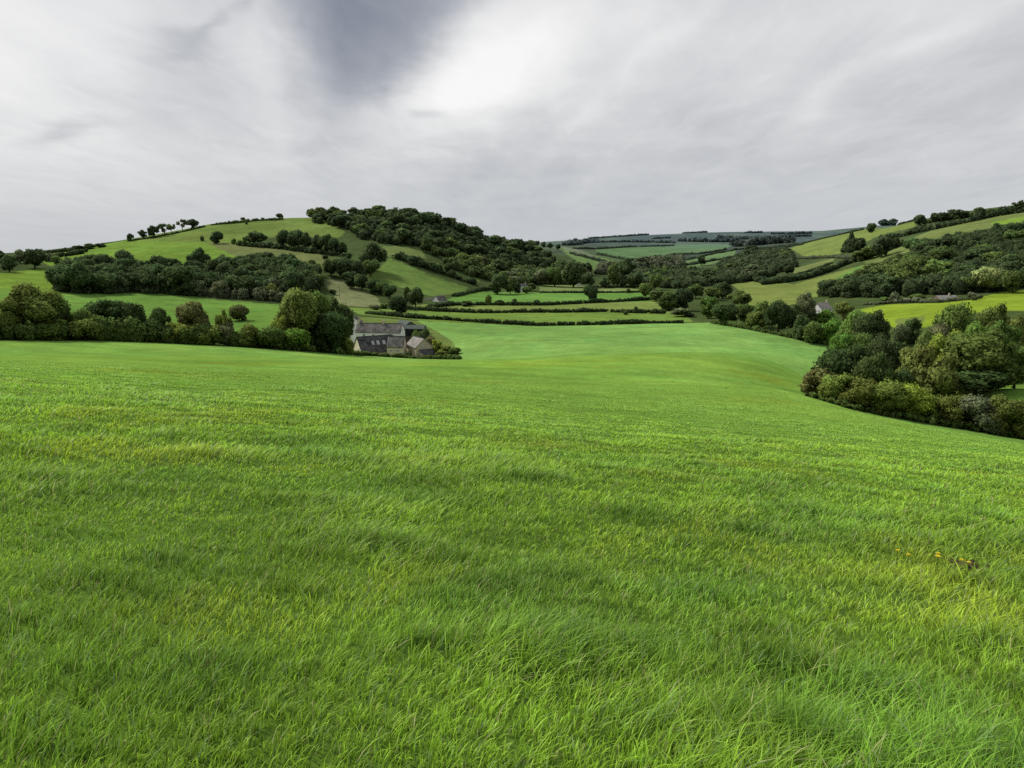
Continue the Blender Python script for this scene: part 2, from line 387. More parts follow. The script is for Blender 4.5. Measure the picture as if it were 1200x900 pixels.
yel = np.array([0.225, 0.275, 0.030])[None, :]; blu = np.array([0.13, 0.27, 0.055])[None, :]
wy = sstep(0.52, 0.72, patch)[:, None] * (1 - sstep(120, 260, RF)[:, None]); wb = sstep(0.55, 0.75, fbm(X * 0.03 + 7, Y * 0.06, 33, 3))[:, None] * 0.5
mc = pal * (1 - wy * .5) + yel * wy * .5; mc = mc * (1 - wb) + blu * wb
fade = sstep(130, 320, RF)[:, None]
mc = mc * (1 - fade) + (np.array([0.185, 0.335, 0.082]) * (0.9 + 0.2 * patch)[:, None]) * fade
col[mead] = mc[mead]
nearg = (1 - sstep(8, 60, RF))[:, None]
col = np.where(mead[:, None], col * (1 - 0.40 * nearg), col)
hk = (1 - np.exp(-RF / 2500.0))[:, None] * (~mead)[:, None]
col = col * (1 - 0.35 * hk) + np.array([0.040, 0.054, 0.050]) * hk + np.array([0.014, 0.026, 0.042]) * (sstep(1800, 4200, RF) * ~mead)[:, None]  # bluish distance haze painted into the ground colour
region[mead] = 1
region[(~mead) & (RF > 2600)] = 3
region[(~mead) & (RF > 560) & (RF <= 2600) & (PX < 650)] = 2
region[(~mead) & (RF > 640) & (RF <= 2600) & (PX > 960)] = 4
VV = np.stack([X, Y, Z], 1)
ia, ir = np.meshgrid(np.arange(na), np.arange(nr - 1), indexing='ij')
ja = (ia + 1) % na
Q = np.stack([ia * nr + ir, ia * nr + ir + 1, ja * nr + ir + 1, ja * nr + ir], -1).reshape(-1, 4)
# vertex normals of the whole sheet, so that the pieces meet without a seam
fnorm = unit(np.cross(VV[Q[:, 2]] - VV[Q[:, 0]], VV[Q[:, 3]] - VV[Q[:, 1]]))
fnorm *= np.sign(fnorm[:, 2:3])
vn = np.zeros_like(VV)
for k in range(4): np.add.at(vn, Q[:, k], fnorm)
vn = unit(vn)
Q = Q[:, ::-1]
qreg = region[Q[:, 0]]
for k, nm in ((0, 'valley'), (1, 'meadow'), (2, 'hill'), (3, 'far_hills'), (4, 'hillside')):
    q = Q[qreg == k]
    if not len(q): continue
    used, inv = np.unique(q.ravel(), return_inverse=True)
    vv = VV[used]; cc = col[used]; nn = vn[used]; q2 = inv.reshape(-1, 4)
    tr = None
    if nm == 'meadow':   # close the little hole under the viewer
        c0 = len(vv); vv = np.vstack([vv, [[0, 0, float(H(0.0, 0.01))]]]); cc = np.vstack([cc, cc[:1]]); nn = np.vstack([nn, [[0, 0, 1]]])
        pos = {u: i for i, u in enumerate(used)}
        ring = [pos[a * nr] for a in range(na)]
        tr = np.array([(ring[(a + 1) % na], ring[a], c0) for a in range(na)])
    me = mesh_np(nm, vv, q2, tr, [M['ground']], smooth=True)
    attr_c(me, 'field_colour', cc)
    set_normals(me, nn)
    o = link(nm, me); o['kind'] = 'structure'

# ------------------------------------------------------------------ grass of the meadow: real blades, thinning with distance
def build_grass():
    rmin, rmax, a0, a1 = 1.15, 110.0, -0.80, 0.80
    def count(k): return k
    u = R.random(600000)
    s = math.sqrt(rmin) + u * (math.sqrt(rmax) - math.sqrt(rmin)); r = s * s
    keep = R.random(len(r)) < np.where(r < 2.4, (r / 2.4) ** 1.2, 1.0); r = r[keep]
    a = a0 + R.random(len(r)) * (a1 - a0)
    x = r * np.sin(a); y = r * np.cos(a)
    # clump: pull part of the blades towards tuft centres
    cell = 0.16 + 0.012 * r
    tx = (np.floor(x / cell) + _hash(np.floor(x / cell), np.floor(y / cell), 5)) * cell
    ty = (np.floor(y / cell) + _hash(np.floor(x / cell), np.floor(y / cell), 6)) * cell
    pull = np.where(R.random(len(r)) < 0.5, 0.6 * R.random(len(r)), 0)
    x = x + (tx - x) * pull; y = y + (ty - y) * pull
    z = H(x, y) - 0.01
    fo = R.random(len(r)) > sstep(35, 110, r); x, y, z, r = x[fo], y[fo], z[fo], r[fo]
    n = len(r)
    tall = sstep(0.42, 0.72, fbm(x * 0.55 + 3, y * 0.4, 51)) ; lowp = sstep(0.55, 0.75, fbm(x * 0.28, y * 0.28, 52))
    hgt = (0.080 + 0.065 * tall - 0.025 * lowp) * (0.55 + 0.8 * R.random(n)); hgt = np.maximum(hgt, 0.05) * (1 - 0.6 * sstep(25, 110, r))
    strag = R.random(n) < 0.035
    hgt = np.where(strag, hgt * 1.6, hgt)
    wid = np.maximum(0.0030 + 0.0034 * R.random(n), r * (0.00065 + 0.0007 * R.random(n)))
    broad = (R.random(n) < 0.02) & (r < 25); wid = np.where(broad, wid * 2.6, wid); hgt = np.where(broad, hgt * 0.7, hgt)
    wind = 0.35 + (fbm(x * 0.25, y * 0.25, 61) - 0.5) * 2.2
    ld = wind + R.normal(0, 1.0, n)
    tuft = np.zeros(n)
    for k in range(150):
        tr_ = 3.2 * 16 ** R.random(); ta_ = -0.65 + 1.3 * R.random(); tx_, ty_ = tr_ * math.sin(ta_), tr_ * math.cos(ta_)
        rad_ = 0.12 + 0.03 * tr_ ** 0.8 * R.random() + 0.1 * R.random()
        tuft = np.maximum(tuft, np.exp(-((x - tx_) ** 2 / (rad_ * 1.6) ** 2 + (y - ty_) ** 2 / rad_ ** 2)) * (0.5 + 0.5 * R.random()))
    hgt = hgt * (1 + 0.9 * tuft)
    lean = hgt * np.abs(R.normal(0.6, 0.4, n)) * (0.7 + 0.5 * tall)
    lx = np.cos(ld) * lean; ly = np.sin(ld) * lean
    fa = R.random(n) * math.pi * 2
    # face the blade roughly across its bend
    wx = -np.sin(ld + R.normal(0, 0.6, n)) * wid * 0.5; wy = np.cos(ld + R.normal(0, 0.6, n)) * wid * 0.5
    face = R.random(n) < 0.5
    wx = np.where(face, np.cos(fa) * wid * 0.5, wx); wy = np.where(face, np.sin(fa) * wid * 0.5, wy)
    t = np.array([0, 0.4, 0.75, 1.0]); wf = np.array([0.9, 1.0, 0.7, 0.0])
    V = np.zeros((n, 7, 3), np.float32)
    for k in range(4):
        bx = x + lx * t[k] ** 2; by = y + ly * t[k] ** 2; bz = z + hgt * (t[k] - 0.22 * t[k] ** 3)
        if k < 3:
            V[:, 2 * k] = np.stack([bx - wx * wf[k], by - wy * wf[k], bz], 1)
            V[:, 2 * k + 1] = np.stack([bx + wx * wf[k], by + wy * wf[k], bz], 1)
        else: V[:, 6] = np.stack([bx, by, bz], 1)
    base = (np.arange(n) * 7)[:, None]
    q = np.concatenate([base + [0, 1, 3, 2], base + [2, 3, 5, 4]]); tr = base + [4, 5, 6]
    p1 = fbm(x * 0.55 + 11, y * 0.35, 31, 4); p2 = fbm(x * 0.5 + 7, y * 0.4, 33, 4); p3 = fbm(x * 0.9, y * 0.9, 36, 2)
    wy_ = (sstep(0.50, 0.70, p1) * (1 - 0.75 * sstep(18, 55, r)))[:, None] ; wb_ = sstep(0.46, 0.66, p2)[:, None]
    c = np.array([0.150, 0.245, 0.022])[None, :] * np.ones((n, 1))
    c = c * (1 - wy_ * .6) + np.array([0.225, 0.275, 0.022]) * wy_ * .6
    c = c * (1 - wb_ * .45) + np.array([0.115, 0.230, 0.030]) * wb_ * .45
    c *= (1.36 * (0.70 + 0.60 * p3))[:, None] * (1 + (R.random(n) - 0.5) * (0.95 - 0.55 * sstep(20, 70, r)))[:, None]
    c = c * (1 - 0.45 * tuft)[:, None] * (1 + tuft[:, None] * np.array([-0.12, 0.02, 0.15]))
    c = c * (1 + 0.26 * sstep(5, 35, r))[:, None] * np.array([1.0, 1.0, 1.0])
    mixd = (0.65 * sstep(14, 60, r))[:, None]; c = c * (1 - mixd) + np.array([0.195, 0.335, 0.072]) * (0.9 + 0.2 * R.random(n))[:, None] * mixd
    dry_glint = R.random(n) + 0.15 * sstep(30, 60, r)  # dry blades, plus pale ones painted in as highlights
    c = np.where((dry_glint < 0.05)[:, None], np.array([0.30, 0.31, 0.13]) * (0.7 + 0.5 * R.random(n))[:, None], c)
    c = np.where(((dry_glint > 0.05) & (dry_glint < 0.12))[:, None], np.array([0.17, 0.27, 0.10]) * (0.7 + 0.5 * R.random(n))[:, None], c)
    g = np.array([0.45, 0.45, 1.3, 1.3, 1.8, 1.8, 2.05])  # roots painted dark and tips light, as shading within the grass
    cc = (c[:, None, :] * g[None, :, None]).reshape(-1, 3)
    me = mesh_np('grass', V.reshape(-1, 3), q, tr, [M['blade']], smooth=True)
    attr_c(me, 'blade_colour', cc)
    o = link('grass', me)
    tag(o, 'long windblown green grass of the foreground meadow', 'grass', kind='stuff')
build_grass()

# ------------------------------------------------------------------ trees
def ico(sub=1):
    import bmesh
    bm = bmesh.new(); bmesh.ops.create_icosphere(bm, subdivisions=sub, radius=1.0)
    v = np.array([p.co[:] for p in bm.verts]); f = np.array([[q.index for q in t.verts] for t in bm.faces]); bm.free()
    return v, f
ICO_V, ICO_F = ico(2); ICO1_V, ICO1_F = ico(1)
def leaf_cards(P, Nn, size, rg, shade):
    k = len(P)
    nn = unit(Nn + rg.normal(0, 0.65, (k, 3)))
    t = unit(np.cross(nn, rg.normal(0, 1, (k, 3)))); b = np.cross(nn, t)
    s = size * (0.6 + 0.8 * rg.random((k, 1))); e = 0.5 + 0.3 * rg.random((k, 1))
    V = np.stack([P + t * s, P + b * s * e + nn * s * 0.15, P - t * s, P - b * s * e], 1).reshape(-1, 3)
    q = np.arange(k * 4).reshape(-1, 4)
    cn = unit(Nn + rg.normal(0, 0.35, (k, 3)) + np.array([0, 0, 0.25]))
    return V, q, np.repeat(shade, 4), np.repeat(cn, 4, 0)
def foliage_mesh(name, lobes, per_lobe, size, rg, core=0.8, open_=0.0, extra=None):
    """lobes: array (n,4) centre + radius (vertical squash .85). Cards spread through the outer shell of each, dark inner core."""
    Vs, Qs, Ts, Sh, Ns = [], [], [], [], []; off = 0
    allc = lobes[:, :3].mean(0)
    zmin, zmax = (lobes[:, 2] - lobes[:, 3]).min(), (lobes[:, 2] + lobes[:, 3]).max()
    kk = np.maximum(6, (per_lobe * (lobes[:, 3] / lobes[:, 3].mean()) ** 2)).astype(int)
    i = np.repeat(np.arange(len(lobes)), kk); k = len(i)
    c = lobes[i, :3]; rad = lobes[i, 3:4]; tone = rg.normal(0, 0.16, len(lobes))[i]
    d = unit(rg.normal(0, 1, (k, 3)))
    rr_ = rad * (0.68 + 0.42 * rg.random((k, 1)) ** 0.8) * (1 + 0.15 * np.sin(d[:, :1] * 5 + c[:, :1] * 9) * np.cos(d[:, 1:2] * 4 + c[:, 1:2] * 7))
    P = c + d * rr_ * np.array([1, 1, 0.88])
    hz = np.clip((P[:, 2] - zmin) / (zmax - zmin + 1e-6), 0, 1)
    sh = 0.30 + 0.38 * hz + tone + 0.16 * d[:, 2] + rg.normal(0, 0.13, k)  # crown shading put into the colour: lighter tops, darker undersides
    v, q, s, cn = leaf_cards(P, unit(d + 0.35 * unit(P - allc)), size, rg, np.clip(sh, 0, 1.3))
    Vs.append(v); Qs.append(q + off); Sh.append(s); Ns.append(cn); off += len(v)
    if extra is not None:
        v, q, s, cn = extra; Vs.append(v); Qs.append(q + off); Sh.append(s); Ns.append(cn); off += len(v)
    if core > 0:
        lb = lobes[rg.random(len(lobes)) >= open_]
        if len(lb):
            cv, cf = (ICO_V, ICO_F) if len(lobes) < 60 else (ICO1_V, ICO1_F)
            v = (cv[None] * (lb[:, 3] * core)[:, None, None] * (1 + rg.normal(0, 0.07, (len(lb), len(cv), 1))) * np.array([1, 1, 0.88]) + lb[:, None, :3]).reshape(-1, 3)
            Vs.append(v); Ts.append((cf[None] + (np.arange(len(lb)) * len(cv))[:, None, None]).reshape(-1, 3) + off)
            Sh.append(np.full(len(v), 0.10)); Ns.append(np.tile(cv, (len(lb), 1)))  # core painted dark as the shade inside the crown
    V = np.concatenate(Vs); Q_ = np.concatenate(Qs); T_ = np.concatenate(Ts) if Ts else None
    return V, Q_, T_, np.concatenate(Sh), np.concatenate(Ns)
def tube(path, rads, seg=6):
    path = np.array(path, float); V = []; Fc = []
    for i, p in enumerate(path):
        d = path[min(i + 1, len(path) - 1)] - path[max(i - 1, 0)]; d = d / np.linalg.norm(d)
        a = np.cross(d, [0, 1, 0.3]); a /= np.linalg.norm(a); b = np.cross(d, a)
        for k in range(seg):
            t = 2 * math.pi * k / seg
            V.append(p + rads[i] * (a * math.cos(t) + b * math.sin(t)))
    for i in range(len(path) - 1):
        for k in range(seg):
            Fc.append((i * seg + k, i * seg + (k + 1) % seg, (i + 1) * seg + (k + 1) % seg, (i + 1) * seg + k))
    return np.array(V), np.array(Fc)
def trunk_geo(rg, top, rad, limbs=5, spread=0.28):
    Vs, Qs, off = [], [], 0
    lean = rg.normal(0, 0.025, 2)
    p = [(0, 0, -0.05), (lean[0] * .3, lean[1] * .3, top * 0.3), (lean[0], lean[1], top * 0.65), (lean[0] * 1.4, lean[1] * 1.4, top)]
    v, q = tube(p, [rad * 1.25, rad * 0.9, rad * 0.65, rad * 0.3]); Vs.append(v); Qs.append(q); off += len(v)
    for k in range(limbs):
        t = 2 * math.pi * (k + rg.random() * 0.6) / limbs; h0 = top * (0.35 + 0.35 * rg.random()); rr_ = spread * (0.7 + 0.5 * rg.random())
        p = [(lean[0] * .7, lean[1] * .7, h0), (math.cos(t) * rr_ * .5, math.sin(t) * rr_ * .5, h0 + 0.13), (math.cos(t) * rr_, math.sin(t) * rr_, h0 + 0.28)]
        v, q = tube(p, [rad * 0.5, rad * 0.35, rad * 0.12], 5); Vs.append(v); Qs.append(q + off); off += len(v)
    return np.concatenate(Vs), np.concatenate(Qs)
def env_lobes(rg, nl, cz_, rz, rx, lr, power=1.0, hollow=0.55):
    out = []
    for k in range(nl):
        d = unit(rg.normal(0, 1, 3)); s = hollow + (1 - hollow) * rg.random()
        rad = lr * (0.6 + 0.75 * rg.random())
        zz = cz_ + d[2] * s * max(rz - rad * .85, 0.02)
        wz = math.sqrt(max(0.05, 1 - ((zz - cz_) / rz) ** 2)) ** power
        out.append((d[0] * s * max(rx - rad, .02) * (0.55 + 0.45 * wz), d[1] * s * max(rx - rad, .02) * (0.55 + 0.45 * wz), zz, rad))
    return np.array(out)
PROTO = {}
def proto(kind, var, near):
    """unit tree: about 1 wide, 1 high"""
    key = (kind, var, near)
    if key in PROTO: return PROTO[key]
    rg = np.random.default_rng(1000 + var * 13 + sum(map(ord, kind)))
    dens, sz = (1.0, 0.026) if near == 2 else ((0.42, 0.042) if near == 1 else (0.13, 0.078))
    if kind == 'oak':
        lob = env_lobes(rg, 24 + var % 3 * 3, 0.53, 0.47, 0.52, 0.165, 0.7); per = 420; core = 0.8; tr = trunk_geo(rg, 0.6, 0.035)
    elif kind == 'ash':
        lob = env_lobes(rg, 28, 0.53, 0.47, 0.49, 0.135, 0.7, 0.4); per = 260; core = 0.72; tr = trunk_geo(rg, 0.65, 0.025)
    elif kind == 'bush':
        lob = env_lobes(rg, 20, 0.44, 0.54, 0.52, 0.19, 0.5, 0.6); per = 420; core = 0.82; tr = trunk_geo(rg, 0.4, 0.025, 4, 0.3)
        lob[:, 2] = np.maximum(lob[:, 2], 0.14)
    elif kind == 'tall':
        lob = env_lobes(rg, 24, 0.52, 0.48, 0.5, 0.155, 0.8, 0.5); per = 360; core = 0.8; tr = trunk_geo(rg, 0.6, 0.04)
    elif kind == 'sparse':
        lob = env_lobes(rg, 16, 0.64, 0.34, 0.52, 0.11, 0.8, 0.6); per = 150; core = 0.5; tr = trunk_geo(rg, 0.6, 0.03, 6, 0.4)
    elif kind == 'conifer':
        lo = []
        for k in range(9):
            h = 0.14 + 0.80 * k / 9; w_ = 0.46 * (1 - k / 9.5)
            m_ = 5 if k < 6 else 3
            for j in range(m_):
                t = 2 * math.pi * (j + rg.random() * .5) / m_ + k
                lo.append((math.cos(t) * w_ * .62, math.sin(t) * w_ * .62, h, 0.06 + w_ * .3))
        lob = np.array(lo); per = 110; core = 0.75; tr = trunk_geo(rg, 0.85, 0.03, 2, 0.1)
    lob[:, 0] += lob[:, 2] * rg.normal(0, 0.06); lob[:, :2] += rg.normal(0, 0.035, (len(lob), 2)); lob[:, 2] += rg.normal(0, 0.02, len(lob))
    extra = None
    if near:   # loose sprays that break the outline
        k = int(900 * dens); i = rg.integers(0, len(lob), k); d = unit(rg.normal(0, 1, (k, 3)))
        P = lob[i, :3] + d * lob[i, 3:4] * (1.0 + 0.32 * rg.random((k, 1)))
        P[:, 2] = np.maximum(P[:, 2], 0.05)
        extra = leaf_cards(P, d, sz * 0.9, rg, np.clip(0.55 + rg.normal(0, 0.2, k) + .2 * d[:, 2], 0, 1.3))
    V, q, t, sh, cn = foliage_mesh(kind, lob, per * dens, sz, rg, core, 0.35 if kind in ('ash', 'sparse') else 0.08, extra)
    V[:, 2] = np.maximum(V[:, 2], 0.01)
    tv, tq = tr
    if near:
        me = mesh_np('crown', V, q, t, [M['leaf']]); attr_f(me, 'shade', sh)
        set_normals(me, cn)
        mt = mesh_np('trunk', tv, tq, None, [M['bark']], smooth=True)
        PROTO[key] = (me, mt)
    else:
        k = len(V)
        Va = np.concatenate([V, tv]); qa = np.concatenate([q, tq + k])
        mi = np.concatenate([np.zeros(len(q)), np.ones(len(tq)), np.zeros(0 if t is None else len(t))])
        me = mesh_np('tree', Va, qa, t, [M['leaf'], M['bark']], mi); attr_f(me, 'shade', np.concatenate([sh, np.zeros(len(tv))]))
        nall = np.concatenate([cn, unit(tv * np.array([1, 1, 0.0]) + 1e-4)])
        set_normals(me, nall)
        PROTO[key] = (me, None)
    return PROTO[key]
TINT = dict(dark=(0.030, 0.046, 0.015), mid=(0.050, 0.075, 0.018), green=(0.055, 0.095, 0.016), olive=(0.070, 0.086, 0.021),
            yel=(0.088, 0.108, 0.02), grey=(0.066, 0.078, 0.040), brown=(0.056, 0.058, 0.021), pale=(0.10, 0.12, 0.05), deep=(0.024, 0.039, 0.013))
rt = np.random.default_rng(5)
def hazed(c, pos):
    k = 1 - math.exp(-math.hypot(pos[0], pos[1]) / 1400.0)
    return np.array(c) * (1 - 0.45 * k) + np.array([0.046, 0.056, 0.052]) * k + np.array([0.022, 0.038, 0.052]) * float(sstep(1800, 4000, math.hypot(pos[0], pos[1])))  # distance haze mixed into the foliage colour
def tree_at(pos, w, h, kind, tint, near, name='tree', cat='tree', label='', group=None, jit=0.12):
    c = np.array(TINT[tint] if isinstance(tint, str) else tint) * (1 + rt.normal(0, jit)) * (1 + rt.normal(0, 0.035, 3))
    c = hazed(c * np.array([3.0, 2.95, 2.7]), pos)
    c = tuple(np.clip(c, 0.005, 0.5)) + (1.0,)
    var = int(rt.integers(0, 4)); rz = rt.random() * 6.28
    pr = proto(kind, var, near)
    if near:
        root = bpy.data.objects.new(name, None); COL.objects.link(root); root.empty_display_size = 0.5
        a = link('crown', pr[0], root); b = link('trunk', pr[1], root); a.color = c
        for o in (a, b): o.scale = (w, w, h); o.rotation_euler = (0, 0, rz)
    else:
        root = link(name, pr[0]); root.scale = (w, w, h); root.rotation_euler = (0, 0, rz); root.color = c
    root.location = (pos[0], pos[1], pos[2] - 0.1)
    tag(root, label, cat, group)
    return root
def tree(px, top, wpx, label, base=None, r=None, kind='oak', tint='dark', group=None, name=None, near=None):
    """a tree standing at its survey point; its height and spread follow from its distance"""
    if r is not None and r < 0: r = edge_r(px) - r - 1
    if r is None: pos, r = hit(px, base, 100 if base > 455 else 0)
    else: pos = at_r(px, r)
    d = pos[1] * cp - pos[2] * sp
    # height: from ground to the sight line of its top
    te = az_te(px, top)[1]
    h = max(te * r - pos[2], 0.8); w = wpx * d / F
    hp = h * F / d
    if near is None: near = 2 if hp > 36 else (1 if hp > 17 else 0)
    nm = name or {'oak': 'oak_tree', 'ash': 'ash_tree', 'bush': 'bush', 'tall': 'tall_tree', 'sparse': 'thin_tree', 'conifer': 'conifer_tree'}[kind]
    cat = 'bush' if kind == 'bush' else 'tree'
    return tree_at(pos, w * 1.08, h * 1.04, kind, tint, near, nm, cat, label, group)
# ------------------------------------------------------------------ hedges: one clipped or overgrown hedge = one mesh
def hedge(pix, hgt, wid, card, tint, label, rmin=0, rs=None, rag=0.3, name='hedge', cat='hedge', kind=None, dens=1.0):
    pts = []
    for i, (a, b) in enumerate(zip(pix[:-1], pix[1:])):
        for t in np.linspace(0, 1, 8, endpoint=(i == len(pix) - 2)):
            px = a[0] + (b[0] - a[0]) * t; py = a[1] + (b[1] - a[1]) * t
            if rs is not None: p = at_r(px, rs[i] + (rs[i + 1] - rs[i]) * t)
            else: p = hit(px, py, rmin)[0]
            pts.append(p[:2])
    pts = np.array(pts)
    seg = np.linalg.norm(np.diff(pts, axis=0), axis=1)
    ok = np.concatenate([[True], seg > 1e-3]); pts = pts[ok]
    s = np.concatenate([[0], np.cumsum(np.linalg.norm(np.diff(pts, axis=0), axis=1))]); Lh = s[-1]
    rg = np.random.default_rng(int(abs(pix[0][0] * 7 + pix[0][1] * 3)) + len(pix))
    step = max(hgt * 0.28, 0.4); k = max(3, int(Lh / step) * 2)
    t = rg.random(k) * Lh
    x = np.interp(t, s, pts[:, 0]); y = np.interp(t, s, pts[:, 1])
    x += rg.normal(0, wid * 0.22, k); y += rg.normal(0, wid * 0.22, k)
    prof = 1 + rag * (vnoise(t * 0.12, t * 0, 5) - 0.5) * 2 + rag * 0.5 * rg.normal(0, 1, k)
    hh = np.maximum(hgt * prof, hgt * 0.35)
    rad = np.clip(hh * 0.42, 0.3, wid * 0.8)
    z = H(x, y)
    ox, oy = pts[len(pts) // 2]; oz = float(H(ox, oy))
    lob = np.stack([x - ox, y - oy, z - oz + np.maximum(hh - rad, rad * .5), rad], 1)
    low = lob.copy(); low[:, 2] = z - oz + rad * 0.55
    lob = np.concatenate([lob, low[::2]])
    area = 4 * math.pi * (lob[:, 3].mean() ** 2)
    per = min(160, max(6, dens * 0.55 * area / (card * card)))
    V, q, tr, sh, cn = foliage_mesh('hedge', lob, per, card, rg, 0.85, 0.0)
    # shade by height above the local ground instead of along a slope
    gz = H(V[:, 0] + ox, V[:, 1] + oy) - oz
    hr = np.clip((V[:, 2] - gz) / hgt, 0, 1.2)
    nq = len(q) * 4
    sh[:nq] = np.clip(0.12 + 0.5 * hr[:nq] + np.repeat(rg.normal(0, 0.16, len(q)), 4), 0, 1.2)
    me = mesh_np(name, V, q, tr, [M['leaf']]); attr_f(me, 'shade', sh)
    set_normals(me, cn)
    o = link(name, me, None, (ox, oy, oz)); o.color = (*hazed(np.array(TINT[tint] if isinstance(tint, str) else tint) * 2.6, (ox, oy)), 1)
    tag(o, label, cat, None, kind)
    return o
NWOOD = 0
def wood_mass(poly, spacing, h, card, tint, label, rmin=0, seed=1):
    rg = np.random.default_rng(seed + 50)
    P = np.array(poly, float); x0, y0 = P.min(0); x1, y1 = P.max(0)
    got = []; grid = set()
    for t in range(2600):
        px = x0 + rg.random() * (x1 - x0); py = y0 + rg.random() * (y1 - y0)
        if not in_poly(np.array([px]), np.array([py]), poly)[0]: continue
        p = hit_quick(px, py, rmin)
        if p is None: continue
        key = (round(p[0] / spacing), round(p[1] / spacing))
        if key in grid: continue
        grid.add(key); got.append(p)
    G = np.array(got); gz = H(G[:, 0], G[:, 1]); o0 = np.array([G[:, 0].mean(), G[:, 1].mean(), gz.mean()])
    rad = min(spacing * 0.62, h * 0.42) * (0.75 + 0.5 * rg.random(len(G)))
    top = h * (0.70 + 0.45 * rg.random(len(G)))
    lob = np.stack([G[:, 0] - o0[0], G[:, 1] - o0[1], gz - o0[2] + np.maximum(top - rad, rad * .6), rad], 1)
    low = lob.copy(); low[:, 2] = gz - o0[2] + rad * 0.5
    lob = np.concatenate([lob, low])
    per = min(170, 4 * math.pi * (lob[:, 3].mean() ** 2) * 0.6 / card ** 2)
    V, q, tr, sh, cn = foliage_mesh('wood', lob, per, card, rg, 0.86, 0.0)
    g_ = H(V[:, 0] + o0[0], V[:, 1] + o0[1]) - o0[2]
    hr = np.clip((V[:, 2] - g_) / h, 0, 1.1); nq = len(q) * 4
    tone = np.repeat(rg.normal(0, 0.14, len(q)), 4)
    sh[:nq] = np.clip(0.08 + 0.5 * hr[:nq] + tone, 0, 1.2)  # painted canopy shade, deepening towards the wood floor
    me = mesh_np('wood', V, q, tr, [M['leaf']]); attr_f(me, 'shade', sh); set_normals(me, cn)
    o = link('wood', me, None, tuple(o0)); o.color = (*hazed(np.array(TINT[tint]) * 2.7, o0), 1)
    tag(o, label, 'wood', None, 'stuff')
def wood(poly, spacing, h, tints, mass, label, group, kinds=('oak', 'oak', 'tall'), near=0, ragged=0.22, rmin=0, limit=80, wr=1.25, seed=1):
    global NWOOD
    if mass: wood_mass(poly, max(6.0, spacing * 0.42), h * 0.74, mass[0], mass[1], mass[2], rmin, seed)
    rg = np.random.default_rng(seed)
    P = np.array(poly, float); x0, y0 = P.min(0); x1, y1 = P.max(0)
    got = []; tries = 0
    while len(got) < limit and tries < 1400:
        tries += 1
        px = x0 + rg.random() * (x1 - x0); py = y0 + rg.random() * (y1 - y0)
        if not in_poly(np.array([px]), np.array([py]), poly)[0]: continue
        p = hit_quick(px, py, rmin)
        if p is None or any((p[0] - g[0]) ** 2 + (p[1] - g[1]) ** 2 < spacing ** 2 for g in got): continue
        p[2] = float(H(p[0], p[1])); got.append(p)
    for p in got:
        hh = h * (1 + rg.normal(0, ragged)); hh = max(hh, h * .5)
        tree_at(p, min(hh * wr, spacing * 1.6) * (0.85 + 0.3 * rg.random()), hh, kinds[rg.integers(len(kinds))], tints[rg.integers(len(tints))], near,
                'woodland_tree', 'tree', label, group)
    NWOOD += len(got)
#BEGIN_PLACE
# ================================================================== left hedgerow along the far edge of the meadow
GL = 'trees and bushes of the hedgerow along the left edge of the meadow'
T = tree
T(36, 332, 70, 'big spreading olive-green tree, farthest left in the hedgerow behind the meadow', r=-11, kind='oak', tint='olive', group=GL)
T(66, 345, 46, 'dull green tree touching the right side of the big olive hedgerow tree', r=-14, kind='oak', tint='mid', group=GL)
T(8, 358, 40, 'low olive bush at the left picture edge in front of the hedgerow', r=-7, kind='bush', tint='olive', group=GL)
T(98, 358, 34, 'dark bush filling the gap left of the broad black-green tree', r=-8, kind='bush', tint='mid', group=GL)
T(128, 350, 62, 'broad black-green tree in the middle of the left hedgerow', r=-11, kind='oak', tint='deep', group=GL)
T(152, 350, 44, 'dark tree leaning on the right side of the broad black-green tree', r=-10, kind='oak', tint='dark', group=GL)
T(100, 372, 40, 'light olive bush at the foot of the big left hedgerow trees', r=-4, kind='bush', tint='olive', group=GL)
T(60, 374, 50, 'brushy dark bush below the big olive hedgerow tree', r=-4, kind='bush', tint='mid', group=GL)
T(190, 357, 26, 'small dark upright tree between two low bushes of the left hedgerow', r=-9, kind='tall', tint='dark', group=GL)
T(175, 372, 30, 'rounded dark bush right of the broad black-green tree', r=-6, kind='bush', tint='dark', group=GL)
T(206, 376, 30, 'yellowish low bush right of the small dark upright tree', r=-5, kind='bush', tint='yel', group=GL)
T(229, 353, 40, 'brownish-green round tree right of the small upright tree in the hedgerow', r=-9, kind='oak', tint='brown', group=GL)
T(237, 377, 40, 'wide light olive bush below the brownish-green round tree', r=-4, kind='bush', tint='olive', group=GL)
T(262, 362, 22, 'thin pale see-through tree between the round trees and the yellow tree', r=-8, kind='sparse', tint='olive', group=GL)
T(266, 378, 26, 'grey-green bush at the foot of the thin pale tree', r=-5, kind='bush', tint='grey', group=GL)
T(282, 355, 25, 'small dark dome of a bush alone in the green field behind the hedgerow', r=440, kind='bush', tint='brown')
T(291, 379, 30, 'bright olive bush right of the thin pale tree', r=-5, kind='bush', tint='olive', group=GL)
T(318, 380, 36, 'dark green bush in front of the tall yellow-green tree', r=-4, kind='bush', tint='mid', group=GL)
T(327, 370, 24, 'yellow bush just left of the tall yellow-green tree', r=-11, kind='bush', tint='yel', group=GL)
T(347, 339, 54, 'tall yellow-green tree left of the farm', r=-15, kind='oak', tint=(0.052, 0.072, 0.017), group=GL)
T(368, 341, 44, 'shaded right-hand companion of the tall yellow-green tree by the farm', r=-20, kind='oak', tint='mid', group=GL)
T(397, 347, 36, 'dark pointed tree rising behind the round dark tree beside the farm', r=-27, kind='tall', tint='dark', group=GL)
T(346, 382, 40, 'tangled green bush below the tall yellow-green tree', r=-5, kind='bush', tint='green', group=GL)
T(387, 366, 47, 'round very dark dense tree directly left of the farmyard', r=-8, kind='oak', tint='deep', group=GL)
